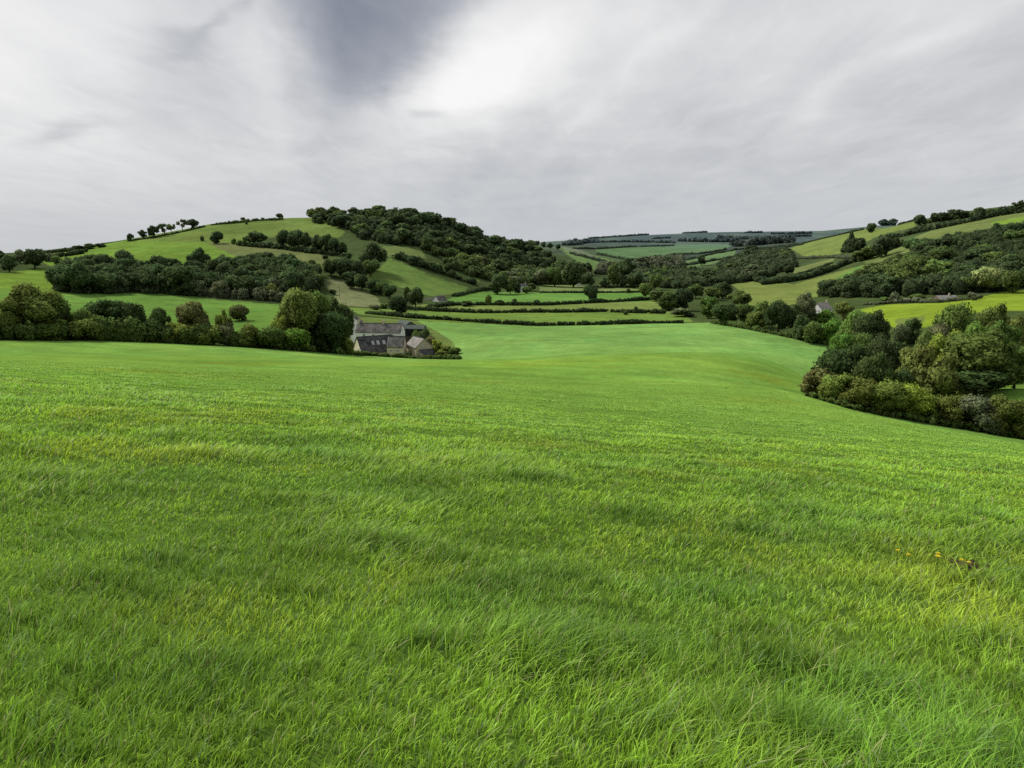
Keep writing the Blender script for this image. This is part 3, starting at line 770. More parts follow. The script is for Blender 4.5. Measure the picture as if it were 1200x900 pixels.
T(407, 393, 14, 'low olive bush between the round dark tree and the big dark roof', r=-5, kind='bush', tint='olive', group=GL)
hedge([(-60, 396), (40, 396), (130, 397), (250, 402), (345, 408)], 3.6, 3.4, 0.36, 'mid', 'rough dark hedge under the left hedgerow trees at the meadow edge', rs=[edge_r(q) + 2.5 for q in (-60, 40, 130, 250, 345)], rag=0.5)
hedge([(345, 408), (420, 414), (470, 417), (520, 418), (538, 419)], 1.15, 1.8, 0.26, 'mid', 'low ragged hedge between the meadow and the farm buildings', rs=[edge_r(q) + 1.5 for q in (345, 420, 470, 520, 538)], rag=0.6)
# ================================================================== farm garden
GG = 'bushes on the bank right of the farm'
for px, top, wp, r, tint, lb in [(488, 387, 14, 309, 'mid', 'dark bush behind the round-ended stone barn'), (497, 383, 16, 306, 'dark', 'dark low bush left of the utility pole bank'),
    (505, 391, 14, 300, 'brown', 'brown bush on the bank above the stone barn'), (512, 397, 16, 296, 'yel', 'yellowish bush on the bank right of the stone barn'),
    (522, 404, 16, 292, 'olive', 'olive bush near the tip of the farm bank'), (533, 406, 16, 289, 'mid', 'dark green bush at the right tip of the farm hedge'),
    (518, 410, 14, 287, 'olive', 'small olive bush in front of the farm bank'), (478, 409, 9, 287, 'grey', 'little grey bush below the stone barn')]:
    T(px, top, wp, lb, r=r, kind='bush', tint=tint, group=GG)
# ================================================================== left side: field edge, woods and the hill
GW = 'trees of the dark wood along the foot of the left hill'
wood([(66, 336), (74, 344), (185, 345), (240, 348), (345, 352), (372, 342), (372, 328), (330, 316), (300, 310), (260, 322), (180, 322), (110, 318), (70, 322)],
     15, 17, ['deep', 'dark', 'dark', 'dark'], (1.0, 'dark', 'dark continuous tree canopy of the wood along the foot of the left hill'), 'dark round-headed tree packed in the wood along the foot of the left hill', GW, near=1, rmin=450, limit=60, seed=2, wr=1.35)
GF = 'paler bushes along the front of the left wood'
wood([(200, 344), (255, 350), (345, 356), (350, 349), (290, 340), (230, 337)], 11, 10, ['grey', 'grey', 'olive'], (0.9, 'grey', 'grey-green thicket filling the front edge of the left wood'), 'grey-green bushy tree along the front edge of the left wood', GF,
     kinds=('bush', 'ash', 'oak'), near=1, rmin=450, limit=18, seed=3, wr=1.1)
GE = 'trees at the left picture edge below the skyline'
for px, top, wp, base, tint, kd, lb in [(41, 290, 25, 315, 'dark', 'oak', 'large dark tree right of the others at the left edge below the skyline'), (11, 298, 18, 319, 'dark', 'oak', 'round dark tree standing on the bright field at the left picture edge'),
     (24, 292, 14, 309, 'grey', 'ash', 'grey loose-crowned tree behind the large dark tree at left edge'), (0, 293, 14, 308, 'dark', 'oak', 'dark tree cut by the left picture edge'), (66, 299, 12, 309, 'mid', 'bush', 'low tree between the left-edge trees and the big wood'),
     (57, 296, 12, 307, 'grey', 'bush', 'grey bush right behind the large left-edge tree')]:
    T(px, top, wp, lb, base=base, tint=tint, kind=kd, group=GE)
hedge([(-30, 306), (30, 306), (60, 303), (100, 297)], 4, 5, 1.1, 'dark', 'dark hedge line running behind the left-edge trees', rmin=600)
GS = 'trees standing along the left skyline'
for px, top, wp, base, kd, tint, lb in [(92, 287, 14, 293, 'bush', 'dark', 'low dark bush on the skyline left of the hill, leftmost of the low clumps'), (105, 285, 14, 292, 'bush', 'dark', 'second low dark bush on the skyline left of the hill'),
     (118, 284.5, 13, 290, 'bush', 'dark', 'low dark bush ending the skyline clump before the bare slope'),
     (153, 273, 9, 283, 'ash', 'dark', 'small pointed tree, leftmost of the row on the left skyline'), (167, 269.5, 11, 280, 'ash', 'dark', 'small ball-shaped tree, second of the row on the left skyline'),
     (180, 263.5, 14, 279, 'ash', 'dark', 'fuller round tree, third of the row on the left skyline'), (193, 261.5, 14, 277, 'sparse', 'dark', 'see-through tree, fourth of the row on the left skyline'),
     (201, 261, 10, 274, 'sparse', 'mid', 'wispy tree with sky showing through beside the fourth skyline tree'), (214, 256.5, 12, 271, 'sparse', 'grey', 'pale leafless-looking tree, second from the right of the left skyline row'),
     (226, 256.5, 15, 268, 'ash', 'dark', 'flat-topped dark tree, rightmost of the row on the left skyline')]:
    T(px, top, wp, lb, base=base, kind=kd, tint=tint, group=GS)
hedge([(150, 283), (180, 279), (215, 272), (240, 266)], 1.8, 3, 0.8, 'dark', 'hedge under the row of skyline trees on the left hill', rmin=900)
hedge([(248, 264), (275, 262), (300, 259), (330, 258)], 2.2, 4, 0.9, 'mid', 'ragged scrub line along the top of the left hill', rmin=900, rag=0.7)
hedge([(53, 297), (80, 295), (110, 290)], 3.0, 4, 1.0, 'dark', 'thin dark hedge on the horizon left of the hill', rmin=900)
GT = 'small trees dotted over the left hill pasture'
for px, top, wp, base, kd, tint, lb in [(237, 276, 5.5, 282.5, 'bush', 'dark', 'tiny dark bush left of the lone oak on the hill pasture'), (254, 271, 16, 286, 'oak', 'deep', 'lone dark oak with thick crown on the left hill pasture'),
     (285, 254.5, 5.5, 259, 'oak', 'dark', 'tiny round tree on the skyline above the hill pasture'), (289, 259, 4, 263, 'bush', 'dark', 'tiny dark bush just below the skyline of the left hill'), (328, 250, 9, 257, 'oak', 'dark', 'small round tree on the skyline left of the hilltop wood'),
     (308, 254.5, 4, 258, 'bush', 'mid', 'speck of a bush on the skyline between two small trees'), (274, 279, 7, 286, 'bush', 'mid', 'small bush right of the lone oak on the hill')]:
    T(px, top, wp, lb, base=base, kind=kd, tint=tint, group=GT)
GH = 'trees in the hedge across the middle of the left hill'
for px, top, wp, base, kd, tint, lb in [(300, 271, 25, 288, 'oak', 'dark', 'spreading dark tree, leftmost of the hedge across the left hill'), (284, 281, 14, 287, 'bush', 'mid', 'low bush left of the hill-hedge trees'),
     (333, 268, 18, 291, 'oak', 'dark', 'first tree of the dark clump in the hill hedge'), (346, 268, 20, 293, 'oak', 'dark', 'tallest tree of the dark clump in the hill hedge'),
     (359, 272, 18, 294, 'oak', 'deep', 'third tree of the dark clump in the hill hedge'), (372, 275, 18, 296, 'oak', 'dark', 'fourth tree of the dark clump in the hill hedge'),
     (384, 274, 20, 297, 'oak', 'dark', 'tree joining the hill hedge to the hilltop wood'), (393, 279, 16, 299, 'oak', 'deep', 'lowest tree at the right end of the hill hedge'), (402, 283, 12, 297, 'bush', 'mid', 'bush at the lower corner of the hilltop wood'),
     (381, 298, 8, 304, 'bush', 'dark', 'small dark bush on the brown hill field'), (406, 296, 13, 306, 'oak', 'dark', 'small dark tree right of the brown hill field')]:
    T(px, top, wp, lb, base=base, kind=kd, tint=tint, group=GH)
hedge([(278, 288), (320, 291), (360, 296), (395, 300)], 4, 6, 1.0, 'dark', 'dark hedge across the middle of the left hill', rmin=700, rag=0.5)
# belt below the brown field
GB_ = 'trees of the belt running down the middle of the left hill'
for px, top, wp, base, kd, tint, lb in [(308, 300, 22, 322, 'oak', 'dark', 'dark tree at the top left of the hill belt'), (325, 300, 24, 326, 'oak', 'dark', 'broad tree second from left in the hill belt'), (343, 301, 26, 330, 'oak', 'deep', 'heavy dark tree third from left in the hill belt'),
     (366, 304, 18, 324, 'oak', 'mid', 'greener tree fourth from left in the hill belt'), (352, 316, 20, 338, 'oak', 'dark', 'dark tree low in the hill belt above the grey bushes'), (372, 320, 16, 340, 'oak', 'mid', 'tree at the lower right corner of the left wood'),
     (388, 302, 22, 324, 'oak', 'dark', 'dark tree left of the centre of the hill belt'), (404, 301, 26, 328, 'oak', 'deep', 'broad dark tree at the centre of the hill belt'), (420, 306, 20, 332, 'oak', 'dark', 'tree right of the centre of the hill belt'),
     (411, 318, 20, 338, 'oak', 'dark', 'lower tree below the centre of the hill belt'), (424, 320, 18, 341, 'oak', 'dark', 'dark tree near the bottom of the hill belt'), (437, 284, 32, 318, 'oak', 'dark', 'very large round dark tree standing highest in the hill belt'),
     (434, 303, 20, 325, 'oak', 'mid', 'greener tree under the very large round one'), (447, 331, 16, 346, 'oak', 'mid', 'green tree near the foot of the hill belt'), (456, 333, 16, 350, 'oak', 'dark', 'tree at the foot of the hill belt'), (437, 328, 16, 345, 'oak', 'dark', 'dark tree second from the foot of the hill belt')]:
    T(px, top, wp, lb, base=base, kind=kd, tint=tint, group=GB_, near=1)
# field trees near the farm lane
for px, top, wp, base, kd, tint, lb, nr_ in [(468, 347, 24, 371, 'oak', 'deep', 'low wide dark tree standing alone in the field behind the farm', 1), (487, 335, 20, 361, 'oak', 'dark', 'tall dark tree left of the small lane cottage', 1),
     (477, 334, 8, 356, 'tall', 'mid', 'narrow upright tree beside the tall dark tree by the lane cottage', 1), (463, 350, 10, 362, 'bush', 'grey', 'grey bush behind the low wide field tree', 1), (439, 356, 14, 363, 'bush', 'grey', 'pale grey scrub bush at the foot of the scrubby slope', 0),
     (390, 338, 8, 346, 'bush', 'dark', 'small dark bush on the scrubby slope above the farm', 0), (450, 355, 12, 362, 'bush', 'mid', 'green bush below the hill belt', 0)]:
    T(px, top, wp, lb, base=base, kind=kd, tint=tint, near=nr_)
# ================================================================== hilltop wood
GP = 'trees of the dark wood over the hilltop'
wood([(366, 254), (400, 252), (480, 252), (520, 262), (560, 275), (590, 285), (625, 292), (650, 306), (640, 318), (600, 314), (560, 304), (520, 295), (490, 288), (455, 286), (425, 280), (404, 268), (368, 262)],
     20, 14, ['dark', 'deep', 'dark', 'mid', 'dark'], (1.35, 'dark', 'dark continuous tree canopy of the wood over the hilltop'), 'dark round-headed tree packed in the wood over the hilltop', GP, near=0, rmin=700, limit=84, seed=4, wr=1.5)
GQ = 'trees of the wood on the lower right slope of the hill'
wood([(520, 312), (560, 306), (600, 316), (640, 320), (668, 312), (690, 322), (690, 334), (640, 334), (590, 336), (575, 330), (545, 322)],
     19, 13, ['dark', 'mid', 'grey', 'dark', 'mid'], (1.3, 'mid', 'mixed canopy of the wood on the lower right slope of the hill'), 'mixed grey-green tree in the wood on the lower right slope of the hill', GQ, kinds=('oak', 'tall', 'ash'), near=0, rmin=700, limit=36, seed=5, wr=1.35)
GR = 'small trees on the skyline right of the hilltop wood'
for px, top, wp, base, lb in [(624, 281.5, 5, 289, 'small skyline tree, leftmost of the little row right of the hill'), (629, 281.5, 6, 289.5, 'small skyline tree, second of the little row right of the hill'), (637, 283, 6, 290.5, 'small skyline tree, third of the little row right of the hill'),
     (645, 284, 7, 292, 'small skyline tree, fourth of the little row right of the hill'), (654, 285.5, 6, 293, 'small skyline tree, rightmost of the little row right of the hill')]:
    T(px, top, wp, lb, base=base, kind='oak', tint='dark', group=GR)
hedge([(462, 302), (490, 312), (520, 322), (556, 334)], 6, 7, 1.0, 'dark', 'thick dark tree-hedge slanting down the right side of the left hill', rmin=600, rag=0.5)
hedge([(498, 292), (520, 300), (548, 308), (572, 320)], 7, 8, 1.0, 'mid', 'upper tree-hedge slanting below the hilltop wood', rmin=700, rag=0.6)
GU = 'trees on the upper slanting hedge of the left hill'
for px, top, wp, base, tint, lb in [(500, 277, 16, 296, 'mid', 'light green tree at the top of the upper slanting hedge'), (512, 289, 14, 301, 'mid', 'tree just below the light green one on the slanting hedge'), (541, 296, 12, 309, 'olive', 'olive tree halfway down the upper slanting hedge'), (560, 299, 12, 314, 'olive', 'pale tree low on the upper slanting hedge'), (526, 307, 12, 321, 'dark', 'dark tree standing out of the lower slanting hedge')]:
    T(px, top, wp, lb, base=base, kind='oak', tint=tint, group=GU)
hedge([(582, 338), (562, 341), (545, 345), (532, 348)], 2.5, 4, 0.8, 'dark', 'lane hedge running up to the right from the small lane cottage', rmin=500)
# ================================================================== valley floor hedges
hedge([(432, 368), (480, 373), (520, 375), (570, 378.5), (630, 382), (700, 381), (770, 379), (800, 379)], 2.1, 2.6, 0.55, 'dark', 'long dark hedge along the far side of the meadow', rmin=380, rag=0.4)
hedge([(470, 362), (510, 365), (560, 367), (640, 366.5), (712, 365.5)], 2.4, 2.8, 0.6, 'dark', 'dark hedge between the two olive strips in the valley', rmin=480, rag=0.35)
hedge([(716, 366), (745, 367), (782, 368)], 2.2, 3, 0.6, 'dark', 'short right-hand hedge beyond the gap, in line with the valley hedge', rmin=480, rag=0.5)
hedge([(500, 361), (530, 358), (580, 358), (640, 358), (700, 355), (762, 352)], 2.6, 3, 0.65, 'dark', 'dark hedge in front of the bright green valley field', rmin=520, rag=0.35)
hedge([(632, 343.5), (680, 343.5), (752, 343)], 1.8, 2.4, 0.7, 'dark', 'thin hedge behind the bright green valley field', rmin=650)
hedge([(690, 337), (720, 337.5), (758, 337)], 2.2, 3, 0.8, 'dark', 'short hedge at the foot of the valley trees', rmin=700)
GV = 'shrubs standing in the valley hedge'
for px, top, wp, base, tint, lb in [(572, 345, 9, 357.5, 'olive', 'small olive tree in the valley hedge right of the lane cottage'), (586, 351, 12, 358, 'dark', 'wide low shrub second in the valley hedge'), (603, 349, 7, 357.5, 'dark', 'small dark round shrub third in the valley hedge'), (629, 350.5, 9, 358, 'dark', 'dark shrub in the valley hedge left of the lone tree'), (547, 352, 16, 359, 'dark', 'long dark shrub in the hedge right of the lane cottage'), (745, 358, 5, 367, 'dark', 'thin upright shrub in the short right-hand valley hedge'), (733, 364, 8, 369, 'dark', 'tiny low bush on the olive strip at the hedge gap')]:
    T(px, top, wp, lb, base=base, kind='bush', tint=tint, group=GV)
T(693, 332, 18, 'round dark lone tree in front of the bright green valley field', base=354, kind='oak', tint='dark', near=1)
T(757, 330.5, 17, 'dark tree at the right end of the bright green valley field', base=350, kind='oak', tint='mid', near=1)
T(736, 338, 5, 'tiny tree in the hedge left of the right end of the valley field', base=343.5, kind='oak', tint='dark')
GC = 'trees around the pale house in the valley'
for px, top, wp, base, tint, lb in [(583, 322, 22, 345, 'dark', 'large dark tree left of the pale valley house'), (598, 327, 14, 345, 'mid', 'greener tree between the large dark tree and the pale valley house'), (606, 330, 10, 345, 'dark', 'dark tree touching the left wall of the pale valley house'), (622, 331, 13, 341, 'dark', 'dark low tree right of the pale valley house'), (617, 335, 13, 344, 'mid', 'low bushy tree in front of the right end of the pale valley house'), (590, 318, 14, 338, 'mid', 'tree behind the large dark tree by the pale valley house')]:
    T(px, top, wp, lb, base=base, kind='oak', tint=tint, group=GC)
GM = 'trees in the line across the valley bottom'
for px, top, wp, base, tint, lb in [(672, 304, 26, 337, 'dark', 'biggest dark tree in the line across the valley bottom'), (650, 312, 22, 336, 'mid', 'tree left of the biggest one in the valley bottom'), (634, 314, 20, 335, 'grey', 'grey tree at the left of the valley bottom line'), (689, 320, 16, 338, 'dark', 'low round tree right of the white post-like house'), (708, 325, 12, 338, 'dark', 'small tree in the valley line, middle'),
     (719, 308, 16, 337, 'mid', 'tall tree at the middle of the valley line'), (731, 322, 10, 337, 'dark', 'small dark tree right of the middle of the valley line'), (743, 318, 20, 338, 'dark', 'broad dark tree at the right of the valley line'), (735, 302, 20, 328, 'dark', 'tree behind the right of the valley line'), (767, 320, 16, 340, 'mid', 'tree right of the broad dark one in the valley line')]:
    T(px, top, wp, lb, base=base, kind='oak', tint=tint, group=GM)
GX = 'trees of the far wood on the valley bottom'
wood([(745, 336), (800, 340), (850, 334), (900, 326), (920, 318), (870, 318), (840, 322), (800, 318), (745, 318), (720, 322)], 19, 13, ['dark', 'dark', 'mid', 'grey'], (1.2, 'dark', 'dark canopy of the crowded wood on the valley bottom'), 'dark tree in the crowded wood on the valley bottom right of centre', GX, kinds=('oak', 'tall', 'ash'), near=0, rmin=650, limit=40, seed=6, wr=1.4)
GY = 'farther trees up the valley'
wood([(700, 322), (760, 316), (800, 314), (800, 304), (770, 306), (740, 312), (705, 316)], 34, 18, ['grey', 'dark', 'grey'], (2.0, 'grey', 'grey-green canopy of the distant clump up the valley'), 'grey-green tree in the distant clump up the valley', GY, near=0, rmin=900, limit=10, seed=7, wr=1.2)
GZ = 'trees below the right-hand hill fields'
wood([(840, 316), (880, 318), (930, 314), (928, 300), (900, 296), (870, 300), (850, 308)], 30, 16, ['dark', 'dark', 'grey', 'mid'], (1.5, 'dark', 'dark canopy between the small fields right of the valley'), 'dark tree in the clump between the small fields right of the valley', GZ, near=0, rmin=800, limit=14, seed=8, wr=1.2)
T(822, 298, 11, 'pair-like tall dark tree alone between the pale far strips', base=311, kind='oak', tint='dark')
T(924, 310, 13, 'round black-green tree below the small olive terraces', base=322, kind='oak', tint='deep')
# ================================================================== right of the meadow: stream-side trees
GK = 'trees along the right side of the meadow'
for px, top, wp, base, kd, tint, lb in [(800, 338, 26, 364, 'oak', 'deep', 'round black-green tree beyond the right corner of the valley strips'), (784, 342, 26, 364, 'bush', 'mid', 'mid-green bushy tree left of the round black-green tree'), (770, 339, 20, 353, 'bush', 'mid', 'low bushy tree above the right end of the olive strip'),
     (830, 348, 24, 373, 'oak', 'green', 'green round tree at the meadow\'s far right corner'), (800, 360, 26, 371, 'bush', 'grey', 'long low grey-green bush at the far corner of the meadow'), (815, 332, 22, 350, 'ash', 'mid', 'loose green tree behind the round black-green tree'),
     (847, 330, 22, 350, 'oak', 'dark', 'dark tree behind the meadow corner, left of the big field'), (836, 336, 20, 352, 'oak', 'mid', 'olive tree left of the dark tree by the big field'), (866, 340, 26, 361, 'oak', 'olive', 'olive-brown round tree at the left end of the big slanting field'),
     (850, 354, 32, 381, 'oak', 'dark', 'large dark tree at the far right corner of the meadow edge'), (872, 356, 22, 378, 'oak', 'mid', 'tree between the large dark corner tree and the black-green mass'), (884, 364, 24, 386, 'bush', 'olive', 'yellowish round bush on the meadow\'s right edge'),
     (893, 352, 22, 384, 'oak', 'mid', 'upright tree left of the biggest dark tree on the right edge'), (912, 350, 34, 391, 'oak', 'deep', 'biggest dark tree on the right edge of the meadow, left of the white house'), (930, 356, 28, 390, 'oak', 'dark', 'dark tree just left of the white house'),
     (943, 341, 24, 384, 'ash', 'grey', 'tall thin-crowned tree in front of the white house'), (938, 368, 22, 398, 'bush', 'dark', 'dark bush on the meadow edge below the white house'), (953, 374, 26, 403, 'bush', 'mid', 'round green bush low on the meadow edge below the white house'),
     (972, 372, 26, 404, 'bush', 'green', 'green bush at the right-hand bulge of the meadow edge'), (988, 352, 22, 377, 'ash', 'olive', 'olive tree right of the white house')]:
    T(px, top, wp, lb, base=base, kind=kd, tint=tint, group=GK)
T(949, 364, 24, 'low green bush hiding the left foot of the white house', r=432, kind='bush', tint='mid', group=GK)
T(967, 362.5, 26, 'low green bush hiding the right foot of the white house', r=432, kind='bush', tint='green', group=GK)
hedge([(835, 379), (880, 386.5), (920, 395), (950, 400), (968, 405)], 1.8, 2.2, 0.35, 'mid', 'low scrubby hedge along the right edge of the far meadow', rmin=300, rag=0.6)
GI = 'trees in the hollow behind the corner hedge'
for px, top, wp, r, kd, tint, lb in [(1000, 364, 40, 360, 'oak', 'mid', 'rounded green tree in the hollow below the bright yellow field'), (1022, 363, 42, 350, 'oak', 'dark', 'dark tree right of the rounded green tree in the hollow'), (1010, 385, 36, 330, 'bush', 'mid', 'grey-green low tree in the hollow'),
     (1040, 392, 44, 310, 'bush', 'dark', 'low spreading dark bush in the middle of the hollow'), (990, 388, 34, 330, 'bush', 'green', 'green bush at the left of the hollow near the meadow'), (1067, 371, 22, 395, 'bush', 'dark', 'small dark bush at the bottom of the bright yellow field'), (1055, 377, 20, 390, 'bush', 'grey', 'grey bush left of the small dark one on the yellow field'),
     (1118, 351, 50, 330, 'oak', 'mid', 'big bushy tree standing against the bright yellow field'), (1100, 372, 40, 325, 'bush', 'grey', 'grey-green tree left below the big bushy tree'), (1163, 355, 40, 345, 'oak', 'mid', 'spreading tree right of the big bushy tree'), (1193, 364, 34, 340, 'ash', 'olive', 'olive loose tree at the right picture edge'), (1085, 385, 30, 320, 'bush', 'mid', 'dull bush between the low spreading bush and the big bushy tree'),
     (1175, 376, 46, 320, 'oak', 'mid', 'wide green tree in front of the spreading tree at right'), (1140, 378, 40, 315, 'oak', 'green', 'green tree below the big bushy tree')]:
    T(px, top, wp, lb, r=r, kind=kd, tint=tint, group=GI)
GJ = 'trees and bushes at the right corner of the meadow'
for px, top, wp, r, kd, tint, lb in [(1000, 403, 78, 205, 'oak', 'deep', 'wide black-green thorn tree at the corner of the meadow'), (1030, 412, 50, 198, 'oak', 'dark', 'dark lower tree right of the black-green thorn tree'), (1086, 398, 74, 205, 'ash', 'olive', 'large olive-green tree with open crown behind the corner hedge'),
     (1150, 386, 88, 225, 'oak', 'mid', 'largest bright green tree behind the corner hedge at right'), (1113, 384, 44, 240, 'ash', 'yel', 'yellow-green topped tree between the olive tree and the largest tree'), (1195, 402, 40, 228, 'oak', 'mid', 'shaded green tree cut by the right picture edge'),
     (962, 431, 44, -466, 'bush', 'brown', 'brownish bush at the very tip of the corner hedge'), (985, 436, 46, -474, 'bush', 'olive', 'olive bush, second from the tip of the corner hedge'), (1012, 440, 46, -481, 'bush', 'olive', 'olive bush, third from the tip of the corner hedge'),
     (1040, 443, 54, -487, 'bush', 'olive', 'tall olive bush, fourth from the tip of the corner hedge'), (1072, 449, 52, -492, 'bush', 'yel', 'yellowish bush in the middle of the corner hedge'), (1098, 462, 36, -496, 'bush', 'mid', 'small dark bush at the dip of the corner hedge'),
     (1124, 459, 54, -501, 'bush', 'olive', 'grey-olive rounded bush right of the dip in the corner hedge'), (1158, 461, 56, -508, 'bush', 'grey', 'wide grey-green bush, second from the right picture edge in the corner hedge'), (1192, 463, 52, -514, 'bush', 'olive', 'olive bush of the corner hedge at the right picture edge'), (1225, 465, 60, -519, 'bush', 'olive', 'olive bush of the corner hedge just cut off by the right picture edge')]:
    T(px, top, wp, lb, r=r if r > 0 else hit(px, -r, 100)[1] + 1.2, kind=kd, tint=tint, group=GJ)
for px, top, wp, r, tint, lb in [(1105, 432, 70, 214, 'mid', 'shaded bush filling the gap under the large olive-green tree'), (1150, 430, 76, 218, 'dark', 'dark undergrowth bush below the largest tree behind the corner hedge'),
     (1050, 430, 60, 200, 'dark', 'dark bush between the thorn tree and the olive tree at the corner')]:
    T(px, top, wp, lb, r=r, kind='bush', tint=tint, group=GJ)
hedge([(945, 464), (1000, 480), (1060, 491), (1105, 499), (1160, 508), (1260, 524)], 0.8, 1.6, 0.2, 'mid', 'dark undergrowth along the foot of the corner hedge', rmin=100, rag=0.4)
# ================================================================== right hillside
GD = 'trees of the big wood on the right hillside'
wood([(955, 346), (1000, 350), (1060, 348), (1140, 345), (1200, 338), (1250, 335), (1250, 275), (1200, 277), (1160, 281), (1120, 285), (1085, 300), (1040, 318), (1020, 328), (985, 340)],
     19, 16, ['dark', 'deep', 'dark', 'mid', 'mid'], (1.0, 'dark', 'dark continuous canopy of the big wood covering the right hillside'), 'dark crowded tree in the big wood covering the right hillside', GD, near=1, rmin=500, limit=52, seed=9, wr=1.4)
for px, top, wp, base, kd, tint, lb, nr_ in [(1157, 308, 33, 343, 'tall', 'pale', 'pale grey-green willow standing out against the dark right-hand wood', 1), (1186, 317, 26, 344, 'oak', 'mid', 'dark tree with yellowish edge right of the pale willow', 1),
     (997, 270, 16, 296, 'conifer', 'deep', 'dark conifer with pointed top on the right hill slope', 1), (1006, 277, 16, 296, 'oak', 'dark', 'round dark tree right of the pointed conifer', 0), (990, 281, 12, 296, 'conifer', 'deep', 'smaller conifer left of the pointed one', 0),
     (1033, 276, 22, 302, 'oak', 'dark', 'tall dark tree in the clump right of the conifers', 0), (1043, 273, 20, 293, 'oak', 'dark', 'dark tree at the upper right of the clump right of the conifers', 0), (1018, 288, 22, 304, 'oak', 'mid', 'green tree below the conifers on the right slope', 0), (1008, 294, 20, 306, 'bush', 'mid', 'low bushy tree under the conifers', 0),
     (1048, 342, 14, 355, 'bush', 'grey', 'round clipped grey-green tree beside the small shed', 1), (1036, 347, 12, 355, 'bush', 'mid', 'low bush left of the round clipped tree', 0), (1075, 343, 18, 354, 'bush', 'mid', 'domed bush left of the stone bungalow', 1), (1140, 342, 14, 352, 'bush', 'grey', 'grey bush right of the stone bungalow', 0)]:
    T(px, top, wp, lb, base=base, kind=kd, tint=tint, near=nr_)
GO = 'trees along the right skyline'
for px, top, wp, base, kd, lb in [(1021, 261.5, 11, 273, 'oak', 'small tree alone on the slope below the right skyline'), (1036, 256.5, 12, 263.5, 'bush', 'low skyline clump right of the lone slope tree'), (1046, 256, 12, 262, 'bush', 'low skyline clump ending the bare right skyline field'),
     (1078, 251.5, 15, 268, 'oak', 'full round tree, first of the right skyline row'), (1096, 248, 14, 262, 'oak', 'tree, second of the right skyline row'), (1106, 248, 12, 261, 'oak', 'small tree, third of the right skyline row'), (1118, 243.5, 15, 259, 'sparse', 'umbrella-shaped tree in the middle of the right skyline row'),
     (1130, 246, 12, 256, 'bush', 'low tree right of the umbrella-shaped skyline tree'), (1145, 243, 16, 258, 'oak', 'dark tree right of the middle of the right skyline row'), (1166, 244, 14, 252, 'bush', 'low skyline bush near the right picture edge'), (1180, 241, 14, 250, 'bush', 'skyline bush second from the right picture edge'), (1194, 234.5, 15, 247, 'sparse', 'spreading tree on the skyline at the right picture edge')]:
    T(px, top, wp, lb, base=base, kind=kd, tint='dark', group=GO)
hedge([(920, 291), (960, 281), (1000, 272), (1040, 262), (1075, 256)], 2.4, 4, 1.3, 'dark', 'hedge on the crest of the upper right-hand field', rmin=1000)
hedge([(1050, 279), (1090, 270), (1130, 262), (1165, 254), (1220, 246)], 5, 7, 1.2, 'dark', 'tree-lined hedge below the right skyline', rmin=800, rag=0.6)
hedge([(1080, 263), (1120, 257), (1160, 251), (1220, 242)], 5, 8, 1.2, 'mid', 'scrubby hedge along the right skyline', rmin=900, rag=0.6)
hedge([(893, 334), (920, 331), (945, 327), (975, 317), (995, 309)], 6, 8, 1.0, 'dark', 'thick hedge along the top of the big slanting field', rmin=650, rag=0.35)
hedge([(932, 323), (955, 317), (975, 309)], 2.5, 4, 1.0, 'dark', 'thin hedge between the two small olive terraces', rmin=800)
hedge([(925, 304), (950, 303), (978, 302), (1005, 303)], 3, 6, 1.1, 'grey', 'grey hedge below the upper right-hand field', rmin=900)
hedge([(1000, 306), (1030, 299), (1060, 285)], 4, 6, 1.1, 'mid', 'bushy hedge below the conifers', rmin=850, rag=0.6)
hedge([(1020, 314), (1040, 322), (1060, 326)], 2.5, 5, 1.0, 'brown', 'short brown hedge at the upper end of the big slanting field', rmin=650)
hedge([(1012, 358), (1060, 355), (1100, 355), (1150, 350)], 1.6, 2.6, 0.6, 'grey', 'low grey garden hedge in front of the right-hand wood', rmin=450, rag=0.7)
hedge([(855, 331), (880, 328.5), (893, 331)], 6, 8, 1.1, 'dark', 'dark hedge at the upper left corner of the big slanting field', rmin=650, rag=0.4)
